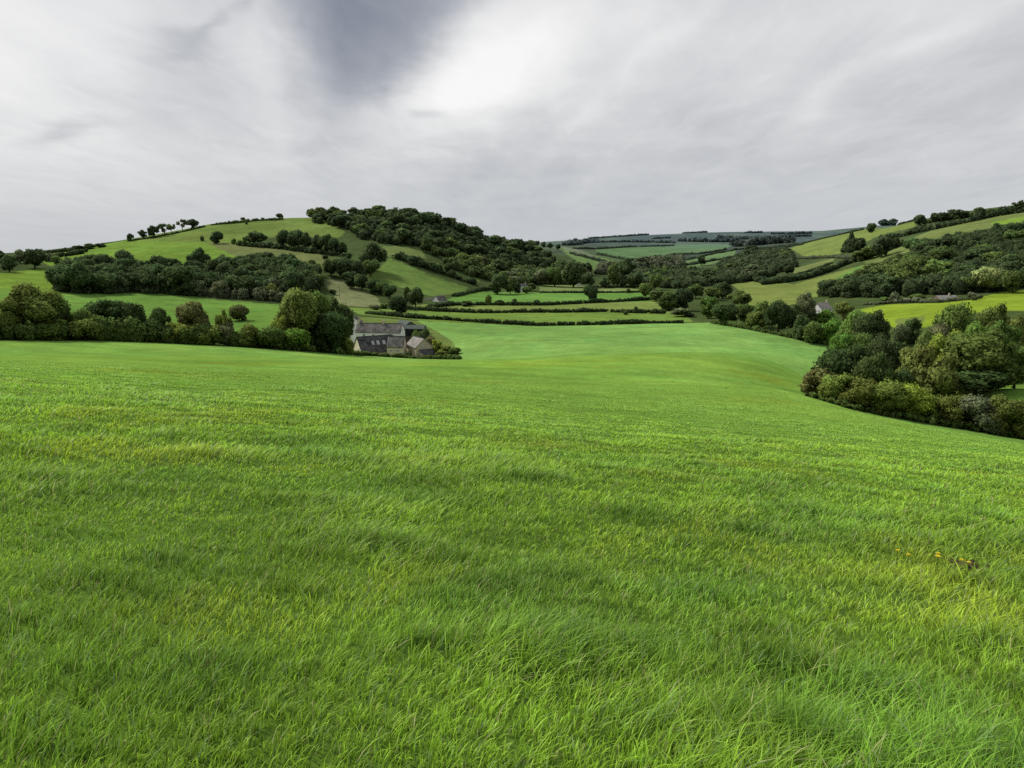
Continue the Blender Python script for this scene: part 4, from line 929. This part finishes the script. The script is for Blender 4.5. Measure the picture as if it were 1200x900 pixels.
# ================================================================== far valley and horizon
FH = [([(672, 291.5), (700, 292), (735, 290), (790, 288)], 'hedge on the horizon side of the pale far fields'), ([(700, 298), (722, 303), (745, 306)], 'hedge slanting across the pale far fields'), ([(668, 297), (700, 306), (724, 312)], 'dark hedge bordering the pale slope under the skyline trees'),
      ([(804, 305), (836, 298), (864, 293)], 'upper hedge between the pale far strips'), ([(806, 311), (835, 306), (864, 301)], 'lower hedge between the pale far strips'), ([(785, 299), (820, 298), (850, 293)], 'hedge under the far grey-green field'), ([(862, 293), (900, 291), (940, 287)], 'dark hedge at the foot of the distant ridge'),
      ([(845, 324), (870, 319), (900, 313), (930, 312)], 'dark hedge below the small fields right of the valley')]
for pl, lb in FH:
    hedge(pl, 3.6, 6, 1.8, (0.036, 0.05, 0.026), lb, rmin=900, rag=0.4)
FW_ = [([(672, 285.5), (700, 284.5), (740, 284), (790, 285)], 9, 'dark wooded line along the left foot of the distant ridge'), ([(795, 283), (830, 284), (865, 284)], 16, 'dark conifer block on the distant ridge'), ([(860, 289), (890, 288), (930, 287)], 18, 'far wood at the right foot of the distant ridge'),
       ([(800, 273), (828, 271.5)], 6, 'short tree belt on the crest of the distant ridge'), ([(874, 273), (892, 273)], 8, 'tiny clump on the crest of the distant ridge, right of the tree belt'), ([(690, 279), (730, 276.5), (760, 275.2)], 7, 'wooded crest at the left of the distant ridge'), ([(840, 279.5), (880, 281), (930, 280.5)], 14, 'dark wood on the middle of the distant ridge'), ([(905, 274.5), (950, 274)], 9, 'wooded crest at the right of the distant ridge'), ([(765, 280), (785, 279.3)], 6, 'faint wood on the left flank of the distant ridge'), ([(850, 280), (900, 279), (950, 277)], 10, 'faint wooded strip on the right of the distant ridge'), ([(664, 288), (684, 285.5), (700, 283)], 12, 'dark far wood at the left end of the distant ridge')]
for pl, hg, lb in FW_:
    hedge(pl, hg, hg * 2.2, 5.0, (0.036, 0.047, 0.036), lb, rmin=2300, rag=0.4, name='far_wood', cat='wood', kind='stuff')

# ================================================================== buildings
class Geo:
    def __init__(s): s.v = []; s.f = []
    def add(s, v, f):
        o = len(s.v); s.v += [tuple(p) for p in v]; s.f += [tuple(i + o for i in q) for q in f]; return s
    def box(s, x0, x1, y0, y1, z0, z1):
        return s.add([(x0, y0, z0), (x1, y0, z0), (x1, y1, z0), (x0, y1, z0), (x0, y0, z1), (x1, y0, z1), (x1, y1, z1), (x0, y1, z1)],
                     [(0, 3, 2, 1), (4, 5, 6, 7), (0, 1, 5, 4), (1, 2, 6, 5), (2, 3, 7, 6), (3, 0, 4, 7)])
    def build(s, name, mat, parent=None, smooth=False):
        me = bpy.data.meshes.new(name); me.from_pydata(s.v, [], s.f); me.materials.append(mat); me.update()
        return link(name, me, parent)
def gable_walls(g, l, w_, z0, ze, zr):
    """ridge along x"""
    v = []
    for x in (-l / 2, l / 2):
        v += [(x, -w_ / 2, z0), (x, w_ / 2, z0), (x, w_ / 2, ze), (x, 0, zr), (x, -w_ / 2, ze)]
    g.add(v, [(0, 4, 3, 2, 1), (5, 6, 7, 8, 9), (0, 5, 9, 4), (1, 2, 7, 6), (0, 1, 6, 5)])
def gable_roof(g, l, w_, ze, zr, ov=0.35, th=0.22, lift=0.03):
    sl = (zr - ze) / (w_ / 2)
    for sgn in (-1, 1):
        y1 = sgn * (w_ / 2 + ov); z1 = ze - sl * ov + lift; x = l / 2 + ov * .6
        v = [(-x, 0, zr + lift), (x, 0, zr + lift), (x, y1, z1), (-x, y1, z1), (-x, 0, zr + lift + th), (x, 0, zr + lift + th), (x, y1, z1 + th), (-x, y1, z1 + th)]
        f = [(0, 1, 2, 3), (7, 6, 5, 4), (0, 4, 5, 1), (1, 5, 6, 2), (2, 6, 7, 3), (3, 7, 4, 0)]
        g.add(v, f if sgn > 0 else [q[::-1] for q in f])
def win(parent, x, y, z, w_, h, side, name='window'):
    """window on a wall: side 'f' (-y), 'l' (-x), 'r' (+x)"""
    g = Geo(); p = Geo(); fr = 0.12
    def bx(G, a0, a1, z0, z1, d0, d1):
        if side == 'f': G.box(a0, a1, y - d1, y - d0, z0, z1)
        elif side == 'l': G.box(x - d1, x - d0, a0, a1, z0, z1)
        else: G.box(x + d0, x + d1, a0, a1, z0, z1)
    c = x if side == 'f' else y
    bx(g, c - w_ / 2, c - w_ / 2 + fr, z, z + h, 0.01, 0.09); bx(g, c + w_ / 2 - fr, c + w_ / 2, z, z + h, 0.01, 0.09)
    bx(g, c - w_ / 2 + fr, c + w_ / 2 - fr, z, z + fr, 0.01, 0.09); bx(g, c - w_ / 2 + fr, c + w_ / 2 - fr, z + h - fr, z + h, 0.01, 0.09); bx(g, c - .04, c + .04, z + fr, z + h - fr, 0.01, 0.08)
    bx(p, c - w_ / 2 + fr, c + w_ / 2 - fr, z + fr, z + h - fr, 0.01, 0.045)
    o = g.build(name, M['white'], parent); p.build('pane', M['glass'], o)
def door(parent, x, y, z, w_, h, side='f', mat='wood'):
    g = Geo()
    if side == 'f': g.box(x - w_ / 2, x + w_ / 2, y - 0.07, y - 0.01, z, z + h)
    elif side == 'r': g.box(x + 0.01, x + 0.07, y - w_ / 2, y + w_ / 2, z, z + h)
    else: g.box(x - 0.07, x - 0.01, y - w_ / 2, y + w_ / 2, z, z + h)
    g.build('door', M[mat], parent)  # with the dark material, a slab painted as a shaded opening
def house(name, label, cat, px, r, l, w_, he, hr, rot, wall, roof, wins=(), doors=(), chim=(), group=None, zoff=0, py_eave=None):
    """he/hr = eave and ridge height above the floor; floor level from the ground or from the sight line of the eave"""
    p = at_r(px, r)
    z = p[2] + zoff
    if py_eave is not None: z = az_te(px, py_eave)[1] * r - he
    root = bpy.data.objects.new(name, None); COL.objects.link(root); root.location = (p[0], p[1], z); root.rotation_euler = (0, 0, math.radians(rot))
    tag(root, label, cat, group)
    g = Geo(); gable_walls(g, l, w_, min(-0.5, p[2] - z - 1.5), he, hr); g.build('wall', M[wall], root)
    g = Geo(); gable_roof(g, l, w_, he, hr); rf = g.build('roof', M[roof], root)
    for cx_ in chim:
        g = Geo(); g.box(cx_ - .45, cx_ + .45, -.4, .4, hr - .6, hr + 1.2).box(cx_ - .52, cx_ + .52, -.47, .47, hr + 1.2, hr + 1.38)
        g.box(cx_ - .15, cx_ + .15, -.15, .15, hr + 1.38, hr + 1.8); g.build('chimney', M['stone'], rf)
    for x, y, z_, ww, hh, sd_ in wins: win(root, x, y, z_, ww, hh, sd_)
    for d_ in doors: door(root, *d_)
    return root, rf
def cut_line(rf, l, hr):   # ridge tiles
    g = Geo(); g.box(-l / 2, l / 2, -.18, .18, hr + .2, hr + .34); g.build('ridge_tiles', M['slate'], rf)
# farm
GFm = None
fb, rf = house('farm_barn', 'big dark slate-roofed barn with three rooflights at the front of the farm', 'barn', 439, 300, 14.4, 9.0, 4.6, 9.9, 33, 'cream', 'slate', [(-7.2, -1.4, 4.6, 1.1, 1.3, 'l'), (-7.2, 1.2, 3.0, 1.0, 1.2, 'l')], [(4, -4.5, 0, 1.4, 2.2)], (), py_eave=410)
sl = (9.9 - 4.6) / 4.5
for xx in (-1.6, 0.5, 2.9):
    ya, yb = -2.75, -1.6
    za, zb_ = 9.9 + sl * ya + 0.27, 9.9 + sl * yb + 0.27
    g = Geo(); g.add([(xx - .55, ya, za), (xx + .55, ya, za), (xx + .55, yb, zb_), (xx - .55, yb, zb_), (xx - .55, ya - .03, za + .08), (xx + .55, ya - .03, za + .08), (xx + .55, yb - .03, zb_ + .08), (xx - .55, yb - .03, zb_ + .08)],
              [(0, 3, 2, 1), (4, 5, 6, 7), (0, 1, 5, 4), (1, 2, 6, 5), (2, 3, 7, 6), (3, 0, 4, 7)]); g.build('rooflight', M['rooflight'], rf)
cut_line(rf, 14.4, 9.9)
g = Geo(); g.box(-6.4, 6.4, -5.06, -4.88, 4.0, 4.14); g.build('gutter', M['wire'], rf)
hs, rf = house('farmhouse', 'long white farmhouse with mottled brown slate roof behind the dark barn', 'house', 446, 326, 19.5, 6.6, 5.4, 8.6, -9, 'white', 'slate_brown',
      [(9.75, 0, 5.4, 0.9, 1.2, 'r'), (-6, -3.3, 3.4, 1.1, 1.2, 'f'), (-2, -3.3, 3.4, 1.1, 1.2, 'f'), (3.2, -3.3, 3.3, 1.2, 1.3, 'f'), (6.4, -3.3, 3.3, 1.2, 1.3, 'f'), (3.2, -3.3, 0.9, 1.2, 1.3, 'f')], [(4.9, -3.3, 0, 1.1, 2.1)], (-9.2, 1.5), py_eave=388.3)
cut_line(rf, 19.5, 8.6)
wg, rf = house('wing_building', 'lower cream-walled wing with dark slate roof, right of the big dark barn', 'outbuilding', 465, 295, 6.2, 6.2, 4.6, 8.0, -4, 'cream', 'slate_brown', [(0.8, -3.1, 2.6, 0.9, 1.0, 'f'), (-1.6, -3.1, 2.6, 0.8, 0.9, 'f')], [(2.1, -3.1, 0, 1.2, 2.1)], (), py_eave=405)
cut_line(rf, 6.2, 8.0)
lk, rf = house('link_building', 'small dark-roofed link building between the white farmhouse and the wing', 'outbuilding', 467, 309, 5.0, 4.6, 3.2, 4.6, 4, 'white', 'slate', [(-1.5, -2.3, 1.4, 1, 1.1, 'f')], [(0.4, -2.3, 0, 1.3, 2.2, 'f', 'dark')], (), py_eave=399)
sb, rf = house('stone_barn', 'pale stone barn with light slate roof and dark lean-to, rightmost farm building', 'barn', 491, 296, 9.0, 7.0, 4.4, 7.4, -58, 'stone', 'slate_pale', [(4.5, -0.8, 3.9, 0.9, 1.0, 'r')], [], (), py_eave=405)
cut_line(rf, 9.0, 7.4)
g = Geo(); g.add([(4.53, -1.9, -2.5), (7.2, -1.9, -2.5), (7.2, 2.9, -2.5), (4.53, 2.9, -2.5), (4.53, -1.9, 3.3), (7.2, -1.9, 1.9), (7.2, 2.9, 1.9), (4.53, 2.9, 3.3)], [(0, 3, 2, 1), (0, 1, 5, 4), (1, 2, 6, 5), (2, 3, 7, 6), (4, 5, 6, 7)])
lt = g.build('lean_to', M['stone'], sb)
g = Geo(); g.add([(4.53, -2.2, 3.36), (7.6, -2.2, 1.75), (7.6, 3.2, 1.75), (4.53, 3.2, 3.36), (4.53, -2.2, 3.54), (7.6, -2.2, 1.93), (7.6, 3.2, 1.93), (4.53, 3.2, 3.54)], [(0, 3, 2, 1), (4, 5, 6, 7), (0, 1, 5, 4), (1, 2, 6, 5), (2, 3, 7, 6), (3, 0, 4, 7)]); g.build('lean_to_roof', M['slate'], lt)
wb_, rf = house('white_barn', 'small white gabled building at the back left of the farm', 'barn', 416.5, 344, 9, 5.8, 5.0, 7.3, 97, 'white', 'slate', [(-4.5, 0, 3.6, 0.9, 1.1, 'l')], [(-4.5, 0.9, 0, 1.0, 2.0, 'l')], (), py_eave=377.5)
g = Geo(); g.box(-2.5, 2.0, -7.6, -2.84, -2.0, 3.6); sh_ = g.build('side_shed', M['cream'], wb_)
g = Geo(); g.add([(-2.9, -7.9, 3.7), (2.3, -7.9, 3.7), (2.3, -2.84, 4.6), (-2.9, -2.84, 4.6), (-2.9, -7.9, 3.85), (2.3, -7.9, 3.85), (2.3, -2.84, 4.75), (-2.9, -2.84, 4.75)], [(0, 3, 2, 1), (4, 5, 6, 7), (0, 1, 5, 4), (1, 2, 6, 5), (2, 3, 7, 6), (3, 0, 4, 7)]); g.build('shed_roof', M['pale_tin'], sh_)
gs, rf = house('metal_shed', 'grey-green metal farm shed behind the right end of the white farmhouse', 'shed', 476, 345, 10, 8, 4.4, 6.8, -58, 'green_tin', 'green_tin', [], [(5.0, 0, 0, 3.6, 3.4, 'r', 'dark')], (), py_eave=382.5)
g2, rf = house('open_shed', 'low open-fronted shed with grey-green roof, right of the metal shed', 'shed', 486, 333, 9, 6.5, 3.2, 4.3, -4, 'wood', 'green_tin', [], [(-1.6, -3.25, 0, 4.6, 2.8, 'f', 'dark'), (2.9, -3.25, 0, 2.4, 2.8, 'f', 'dark')], (), py_eave=384.5)  # dark slabs painted as the shade within the open front
# other houses
house('lane_cottage', 'small pale cottage with stone gable beside the lane behind the farm', 'cottage', 516, 655, 10, 7.5, 3.2, 7.0, 52, 'white', 'slate_brown', [(-4.5, 0, 2.4, 1, 1.2, 'l'), (1, -3.5, 1, 1, 1.2, 'f')], [(-1.5, -3.5, 0, 1, 2)], (4.2,), py_eave=352)
house('roadside_barn', 'long low stone barn with weathered roof left of the lane cottage', 'barn', 504, 668, 15, 6, 2.8, 4.8, 12, 'stone', 'slate_brown', [], [(0, -3, 0, 2, 2.2)], (), py_eave=352.5)
house('valley_house', 'pale house with dark roof among trees behind the bright green valley field', 'house', 612, 800, 9, 7, 3.8, 6.0, 20, 'white', 'slate', [(-3, -3.5, 2.2, 1.1, 1.2, 'f'), (2, -3.5, 2.2, 1.1, 1.2, 'f')], [(0, -3.5, 0, 1.1, 2.1)], (3.6,), py_eave=335)
house('lodge', 'tiny narrow white house at the foot of the valley trees', 'house', 677, 900, 4, 6, 5, 6.6, 80, 'white', 'slate', [(-2, 0, 3, 1, 1.2, 'l')], [(-2, 1.6, 0, 1, 2, 'l')], (), py_eave=333)
house('white_house', 'white gabled house half hidden by trees at the right of the meadow', 'house', 960, 445, 9.5, 6.5, 2.8, 5.8, 34, 'white', 'slate_pale', [(-4.75, -1.6, 1.4, 0.8, 1.0, 'l'), (-2, -3.25, 1.2, 1.1, 1.3, 'f'), (2.5, -3.25, 1.2, 1.1, 1.3, 'f')], [(0.4, -3.25, 0, 1.1, 2.1)], (4.2,), py_eave=361.5)
house('bungalow', 'low pinkish stone bungalow with grey roof in front of the right-hand wood', 'bungalow', 1103, 585, 14, 8, 2.6, 5.0, 12, 'brick', 'slate_pale', [(-4, -4, 1, 1.4, 1.2, 'f'), (3.6, -4, 1, 1.4, 1.2, 'f'), (-7, 0, 1, 1.2, 1.2, 'l')], [(0, -4, 0, 1, 2)], (2.5,), py_eave=350.5)
house('garden_shed', 'tiny white shed beside the round clipped tree', 'shed', 1057, 580, 5, 3.5, 2.2, 3.0, 10, 'white', 'pale_tin', [(1, -1.75, 1, .8, .8, 'f')], [(-1.2, -1.75, 0, .9, 1.9)], (), py_eave=351.5)
# poles
def pole(px, r, h, label, arms=1):
    p = at_r(px, r)
    root = bpy.data.objects.new('utility_pole', None); COL.objects.link(root); root.location = tuple(p); root.rotation_euler = (0, 0, 0.4)
    tag(root, label, 'utility pole', 'utility poles across the valley')
    v, q = tube([(0, 0, -0.5), (0, 0, h * .5), (0, 0, h)], [0.17, 0.14, 0.11], 8)
    link('post', mesh_np('post', v, q, None, [M['wood']], smooth=True), root)
    g = Geo(); g.box(-0.9, 0.9, -0.07, 0.07, h - 0.55, h - 0.4); ca = g.build('crossarm', M['wood'], root)
    for x in (-.75, 0, .75):
        v, q = tube([(x, 0, h - .4), (x, 0, h - .18)], [.05, .04], 6); link('insulator', mesh_np('insulator', v, q, None, [M['pale_tin']]), ca)
pole(505, 309, 7.5, 'utility pole on the bank right of the farm')
pole(527, 520, 9, 'utility pole in the olive strip behind the farm')
pole(400, 640, 9, 'utility pole on the scrubby slope above the farm')
pole(587, 730, 9, 'faint utility pole in the bright green valley field')
p = at_r(687, 4400)
root = bpy.data.objects.new('radio_mast', None); COL.objects.link(root); root.location = tuple(p); tag(root, 'tiny lattice mast on the skyline at the left end of the distant ridge', 'mast')
g = Geo()
hm = 26
for sx_, sy_ in ((-1, -1), (1, -1), (0, 1)):
    v, q = tube([(sx_ * 1.6, sy_ * 1.6, -2), (sx_ * .5, sy_ * .5, hm)], [0.45, 0.35], 5); g.add(v, q)
for k in range(6):
    z0 = k * hm / 6; s0 = 1.6 - 1.1 * z0 / hm
    v, q = tube([(-s0, -s0, z0), (s0, -s0, z0 + hm / 6)], [.2, .2], 4); g.add(v, q)
    v, q = tube([(s0, -s0, z0), (0, s0, z0 + hm / 6)], [.2, .2], 4); g.add(v, q)
g.build('lattice', M['wire'], root)
g = Geo(); v, q = tube([(0, 0, hm - 1), (0, 0, hm + 6)], [.3, .2], 6); g.add(v, q); g.build('antenna', M['wire'], root)
# ================================================================== small things in the near grass
for px, py in [(1049, 667), (1061, 673), (1096, 671), (1095, 675), (1096, 679), (1123, 683), (1131, 686)]:
    p, r = hit(px, py)
    root = bpy.data.objects.new('yellow_flower', None); COL.objects.link(root); root.location = tuple(p)
    tag(root, 'small yellow flower open in the grass near the bare earth clod', 'flower', 'yellow flowers in the near grass at right')
    hgt = 0.20 + 0.04 * rt.random()
    v, q = tube([(0, 0, -0.01), (0.008, 0, hgt * .5), (0.012, 0.004, hgt)], [0.003, 0.0026, 0.0024], 5); link('stem', mesh_np('stem', v, q, None, [M['stem']]), root)
    V, Q_ = [], []
    for k in range(30):
        a = k * 2.4; ro = 0.009 + 0.016 * (k / 30) ** .7; tilt = 0.010 - 0.010 * (k / 30)
        c, s = math.cos(a), math.sin(a); wv = 0.0046
        b = len(V)
        V += [(0.012 - s * wv * .4, 0.004 + c * wv * .4, hgt), (0.012 + s * wv * .4, 0.004 - c * wv * .4, hgt), (0.012 + c * ro + s * wv, 0.004 + ro * s - c * wv, hgt + tilt), (0.012 + c * ro - s * wv, 0.004 + ro * s + c * wv, hgt + tilt)]
        Q_.append((b, b + 1, b + 2, b + 3))
    link('petals', mesh_np('petals', V, Q_, None, [M['yellow']]), root)
p, r = hit(1132, 668)
v, f = ico(3)
v = v * np.array([0.12, 0.10, 0.04]); v = v * (1 + 0.35 * (fbm(v[:, 0] * 25 + 4, v[:, 1] * 25 + v[:, 2] * 31, 3)[:, None] - .3))
vs, fs = [v], [f]; nv = len(v)
for k in range(26):
    a_, d_ = rt.random() * 6.28, 0.06 + 0.15 * rt.random(); s_ = 0.012 + 0.025 * rt.random()
    vs.append(ICO1_V * s_ * (0.8 + 0.4 * rt.random((len(ICO1_V), 1))) + np.array([math.cos(a_) * d_, math.sin(a_) * d_ * .8, 0.025 * (1 - d_ * 4) + 0.012])); fs.append(ICO1_F + nv); nv += len(ICO1_V)
v = np.concatenate(vs); f = np.concatenate(fs)
o = link('earth_clod', mesh_np('earth_clod', v, None, f, [M['earth']], smooth=False), None, (p[0], p[1], p[2] + 0.032))
tag(o, 'dark crumbly clod of bare earth lying in the grass at right', 'clod')
print('WOOD TREES', NWOOD, 'OBJECTS', len(bpy.data.objects))
#END_PLACE
# ------------------------------------------------------------------ camera, sun, sky
cam = bpy.data.cameras.new('camera'); cam.sensor_width = 36; cam.lens = 27.0; cam.clip_end = 30000; cam.clip_start = 0.05
co = bpy.data.objects.new('camera', cam); COL.objects.link(co)
co.location = (0, 0, 0); co.rotation_euler = (math.pi / 2 - PITCH, 0, 0)
scene.camera = co
SUN_AZ, SUN_EL = math.radians(-58), math.radians(47)
sun = bpy.data.lights.new('sun', 'SUN'); sun.energy = 3.4; sun.angle = math.radians(14); sun.color = (1.0, 0.95, 0.86)
so = bpy.data.objects.new('sun', sun); COL.objects.link(so)
sd = Vector((math.sin(SUN_AZ) * math.cos(SUN_EL), math.cos(SUN_AZ) * math.cos(SUN_EL), math.sin(SUN_EL)))
so.rotation_euler = (-sd).to_track_quat('-Z', 'Y').to_euler(); so.location = (0, 0, 200)
w = bpy.data.worlds.new('World'); scene.world = w; w.use_nodes = True
nt = w.node_tree; nt.nodes.clear()
sky = N(nt, 'ShaderNodeTexSky', sky_type='NISHITA'); sky.sun_disc = False; sky.sun_elevation = SUN_EL; sky.sun_rotation = SUN_AZ
tc = N(nt, 'ShaderNodeTexCoord'); D = tc.outputs['Generated']
sx = N(nt, 'ShaderNodeSeparateXYZ'); L(nt, D, sx.inputs[0])
dx, dy, dz = sx.outputs
zc = math_n(nt, 'ADD', math_n(nt, 'MAXIMUM', dz, 0.0), 0.10)
cb = N(nt, 'ShaderNodeCombineXYZ'); L(nt, math_n(nt, 'DIVIDE', dx, zc), cb.inputs[0]); L(nt, math_n(nt, 'DIVIDE', dy, zc), cb.inputs[1])
PL = cb.outputs[0]                                            # a flat cloud deck seen in perspective
def mapped(scale, rot, loc=(0, 0, 0)):
    mp = N(nt, 'ShaderNodeMapping'); mp.inputs['Scale'].default_value = scale; mp.inputs['Rotation'].default_value = (0, 0, rot); mp.inputs['Location'].default_value = loc
    L(nt, PL, mp.inputs['Vector']); return mp.outputs[0]
yy = math_n(nt, 'MAXIMUM', dy, 0.08)
wrp = noise_n(nt, D, 6.0, 4, 0.6); wrp2 = noise_n(nt, mapped((1, 1, 1), 0.3, (9, 4, 0)), 0.9, 4, 0.6)
U = math_n(nt, 'ADD', math_n(nt, 'DIVIDE', dx, yy), math_n(nt, 'MULTIPLY_ADD', wrp, 0.12, -0.06))
Vv = math_n(nt, 'ADD', math_n(nt, 'DIVIDE', dz, yy), math_n(nt, 'MULTIPLY_ADD', wrp2, 0.10, -0.05))
def uv(px, py):
    d = ray(px, py); return d[0] / d[1], d[2] / d[1]
def blob(px, py, sx_, sy_, rot, amp):
    u0, v0 = uv(px, py); sx_ /= F; sy_ /= F
    c, s = math.cos(rot), math.sin(rot)
    a = math_n(nt, 'SUBTRACT', U, u0); b = math_n(nt, 'SUBTRACT', Vv, v0)
    p = math_n(nt, 'MULTIPLY_ADD', a, c / sx_, math_n(nt, 'MULTIPLY', b, s / sx_))
    q = math_n(nt, 'MULTIPLY_ADD', a, -s / sy_, math_n(nt, 'MULTIPLY', b, c / sy_))
    e = math_n(nt, 'ADD', math_n(nt, 'MULTIPLY', p, p), math_n(nt, 'MULTIPLY', q, q))
    return math_n(nt, 'MULTIPLY', math_n(nt, 'POWER', 2.718, math_n(nt, 'MULTIPLY', e, -1)), amp)
n_st = noise_n(nt, mapped((1.0, 0.22, 1), -0.5), 1.1, 6, 0.6, 0.3)
n_big = noise_n(nt, mapped((0.5, 0.35, 1), 0.4, (3, 7, 0)), 0.8, 4, 0.55, 0.4)
n_fine = noise_n(nt, mapped((1.4, 0.6, 1), -0.9, (1, 2, 0)), 2.6, 7, 0.62, 0.5)
lum = math_n(nt, 'MULTIPLY_ADD', n_st, 0.30, 0.42)
lum = math_n(nt, 'ADD', lum, math_n(nt, 'MULTIPLY_ADD', n_big, 0.28, -0.14))
lum = math_n(nt, 'ADD', lum, math_n(nt, 'MULTIPLY_ADD', n_fine, 0.28, -0.14))
BL = [(-20, 40, 170, 140, 0, 0.32), (550, 95, 105, 45, 0.5, 0.40), (640, 20, 150, 55, 0.1, 0.20), (270, 10, 60, 90, 0, 0.08), (60, 200, 260, 60, 0.0, 0.06), (300, 150, 120, 40, 0, 0.06),
      (880, 50, 300, 60, 0.25, 0.08), (760, 60, 230, 16, 0.75, 0.07), (330, 90, 25, 120, 0.1, 0.10), (130, 90, 60, 150, 0.2, 0.07), (222, 62, 50, 17, -0.1, -0.20), (255, 38, 28, 8, 0.6, -0.16), (75, 155, 46, 10, 0.25, -0.20), (498, 140, 26, 8, 0.1, -0.22), (300, 8, 16, 9, 0.3, -0.14), (160, 110, 150, 30, 0, -0.06),
      (620, 190, 200, 34, 0.1, -0.08), (870, 150, 210, 22, 0.55, -0.07), (990, 95, 190, 12, 0.42, 0.07), (935, 142, 30, 18, 0.4, 0.11), (1090, 180, 200, 60, 0.3, -0.06), (1090, 60, 40, 9, 0.5, 0.06)]
for b in BL: lum = math_n(nt, 'ADD', lum, blob(*b))
def edge(p0, p1, soft, sgn):
    (u0, v0), (u1, v1) = uv(*p0), uv(*p1)
    nx, ny = (v1 - v0), -(u1 - u0); ln = math.hypot(nx, ny); nx, ny = sgn * nx / ln, sgn * ny / ln
    t = math_n(nt, 'MULTIPLY_ADD', U, nx, math_n(nt, 'MULTIPLY_ADD', Vv, ny, -(nx * u0 + ny * v0)))
    mr = nt.nodes.new('ShaderNodeMapRange'); mr.interpolation_type = 'SMOOTHSTEP'
    mr.inputs[1].default_value = -soft / F; mr.inputs[2].default_value = soft / F; L(nt, t, mr.inputs[0]); return mr.outputs[0]
# the dark wedge of cloud: between a soft left border and a sharper slanting right border
wl = edge((350, 0), (374, 120), 45, -1); wr_ = edge((548, 0), (436, 135), 34, 1)
chk = math_n(nt, 'MULTIPLY', wl, wr_)
fd = nt.nodes.new('ShaderNodeMapRange'); fd.interpolation_type = 'SMOOTHSTEP'
fd.inputs[1].default_value = uv(400, 195)[1]; fd.inputs[2].default_value = uv(400, 10)[1]; L(nt, Vv, fd.inputs[0])
lum = math_n(nt, 'SUBTRACT', lum, math_n(nt, 'MULTIPLY', math_n(nt, 'MULTIPLY', chk, math_n(nt, 'MULTIPLY_ADD', fd.outputs[0], 0.8, 0.2)), 0.46))
skc = ramp_n(nt, lum, [(0.0, (0.19, 0.215, 0.27)), (0.28, (0.37, 0.39, 0.435)), (0.5, (0.565, 0.575, 0.60)), (0.75, (0.80, 0.80, 0.80)), (1.0, (0.98, 0.97, 0.96))])
hz = math_n(nt, 'SUBTRACT', 1.0, math_n(nt, 'MULTIPLY', math_n(nt, 'MAXIMUM', dz, 0.0), 9.0, clamp=True), clamp=True)
hz = math_n(nt, 'MULTIPLY', hz, 0.8)
skc = mixc(nt, hz, skc, (0.545, 0.575, 0.615))
nis = mixc(nt, 1.0, sky.outputs[0], (0.08, 0.08, 0.08), 'MULTIPLY')
fin = mixc(nt, 0.06, skc, nis)
bg = N(nt, 'ShaderNodeBackground'); L(nt, fin, bg.inputs[0]); bg.inputs[1].default_value = 1.0
ow = N(nt, 'ShaderNodeOutputWorld'); L(nt, bg.outputs[0], ow.inputs[0])
scene.view_settings.view_transform = 'Standard'; scene.view_settings.look = 'None'; scene.view_settings.exposure = 0
scene.render.engine = 'CYCLES'
scene.cycles.use_denoising = False
scene.cycles.max_bounces = 4; scene.cycles.diffuse_bounces = 2; scene.cycles.transmission_bounces = 2; scene.cycles.glossy_bounces = 1
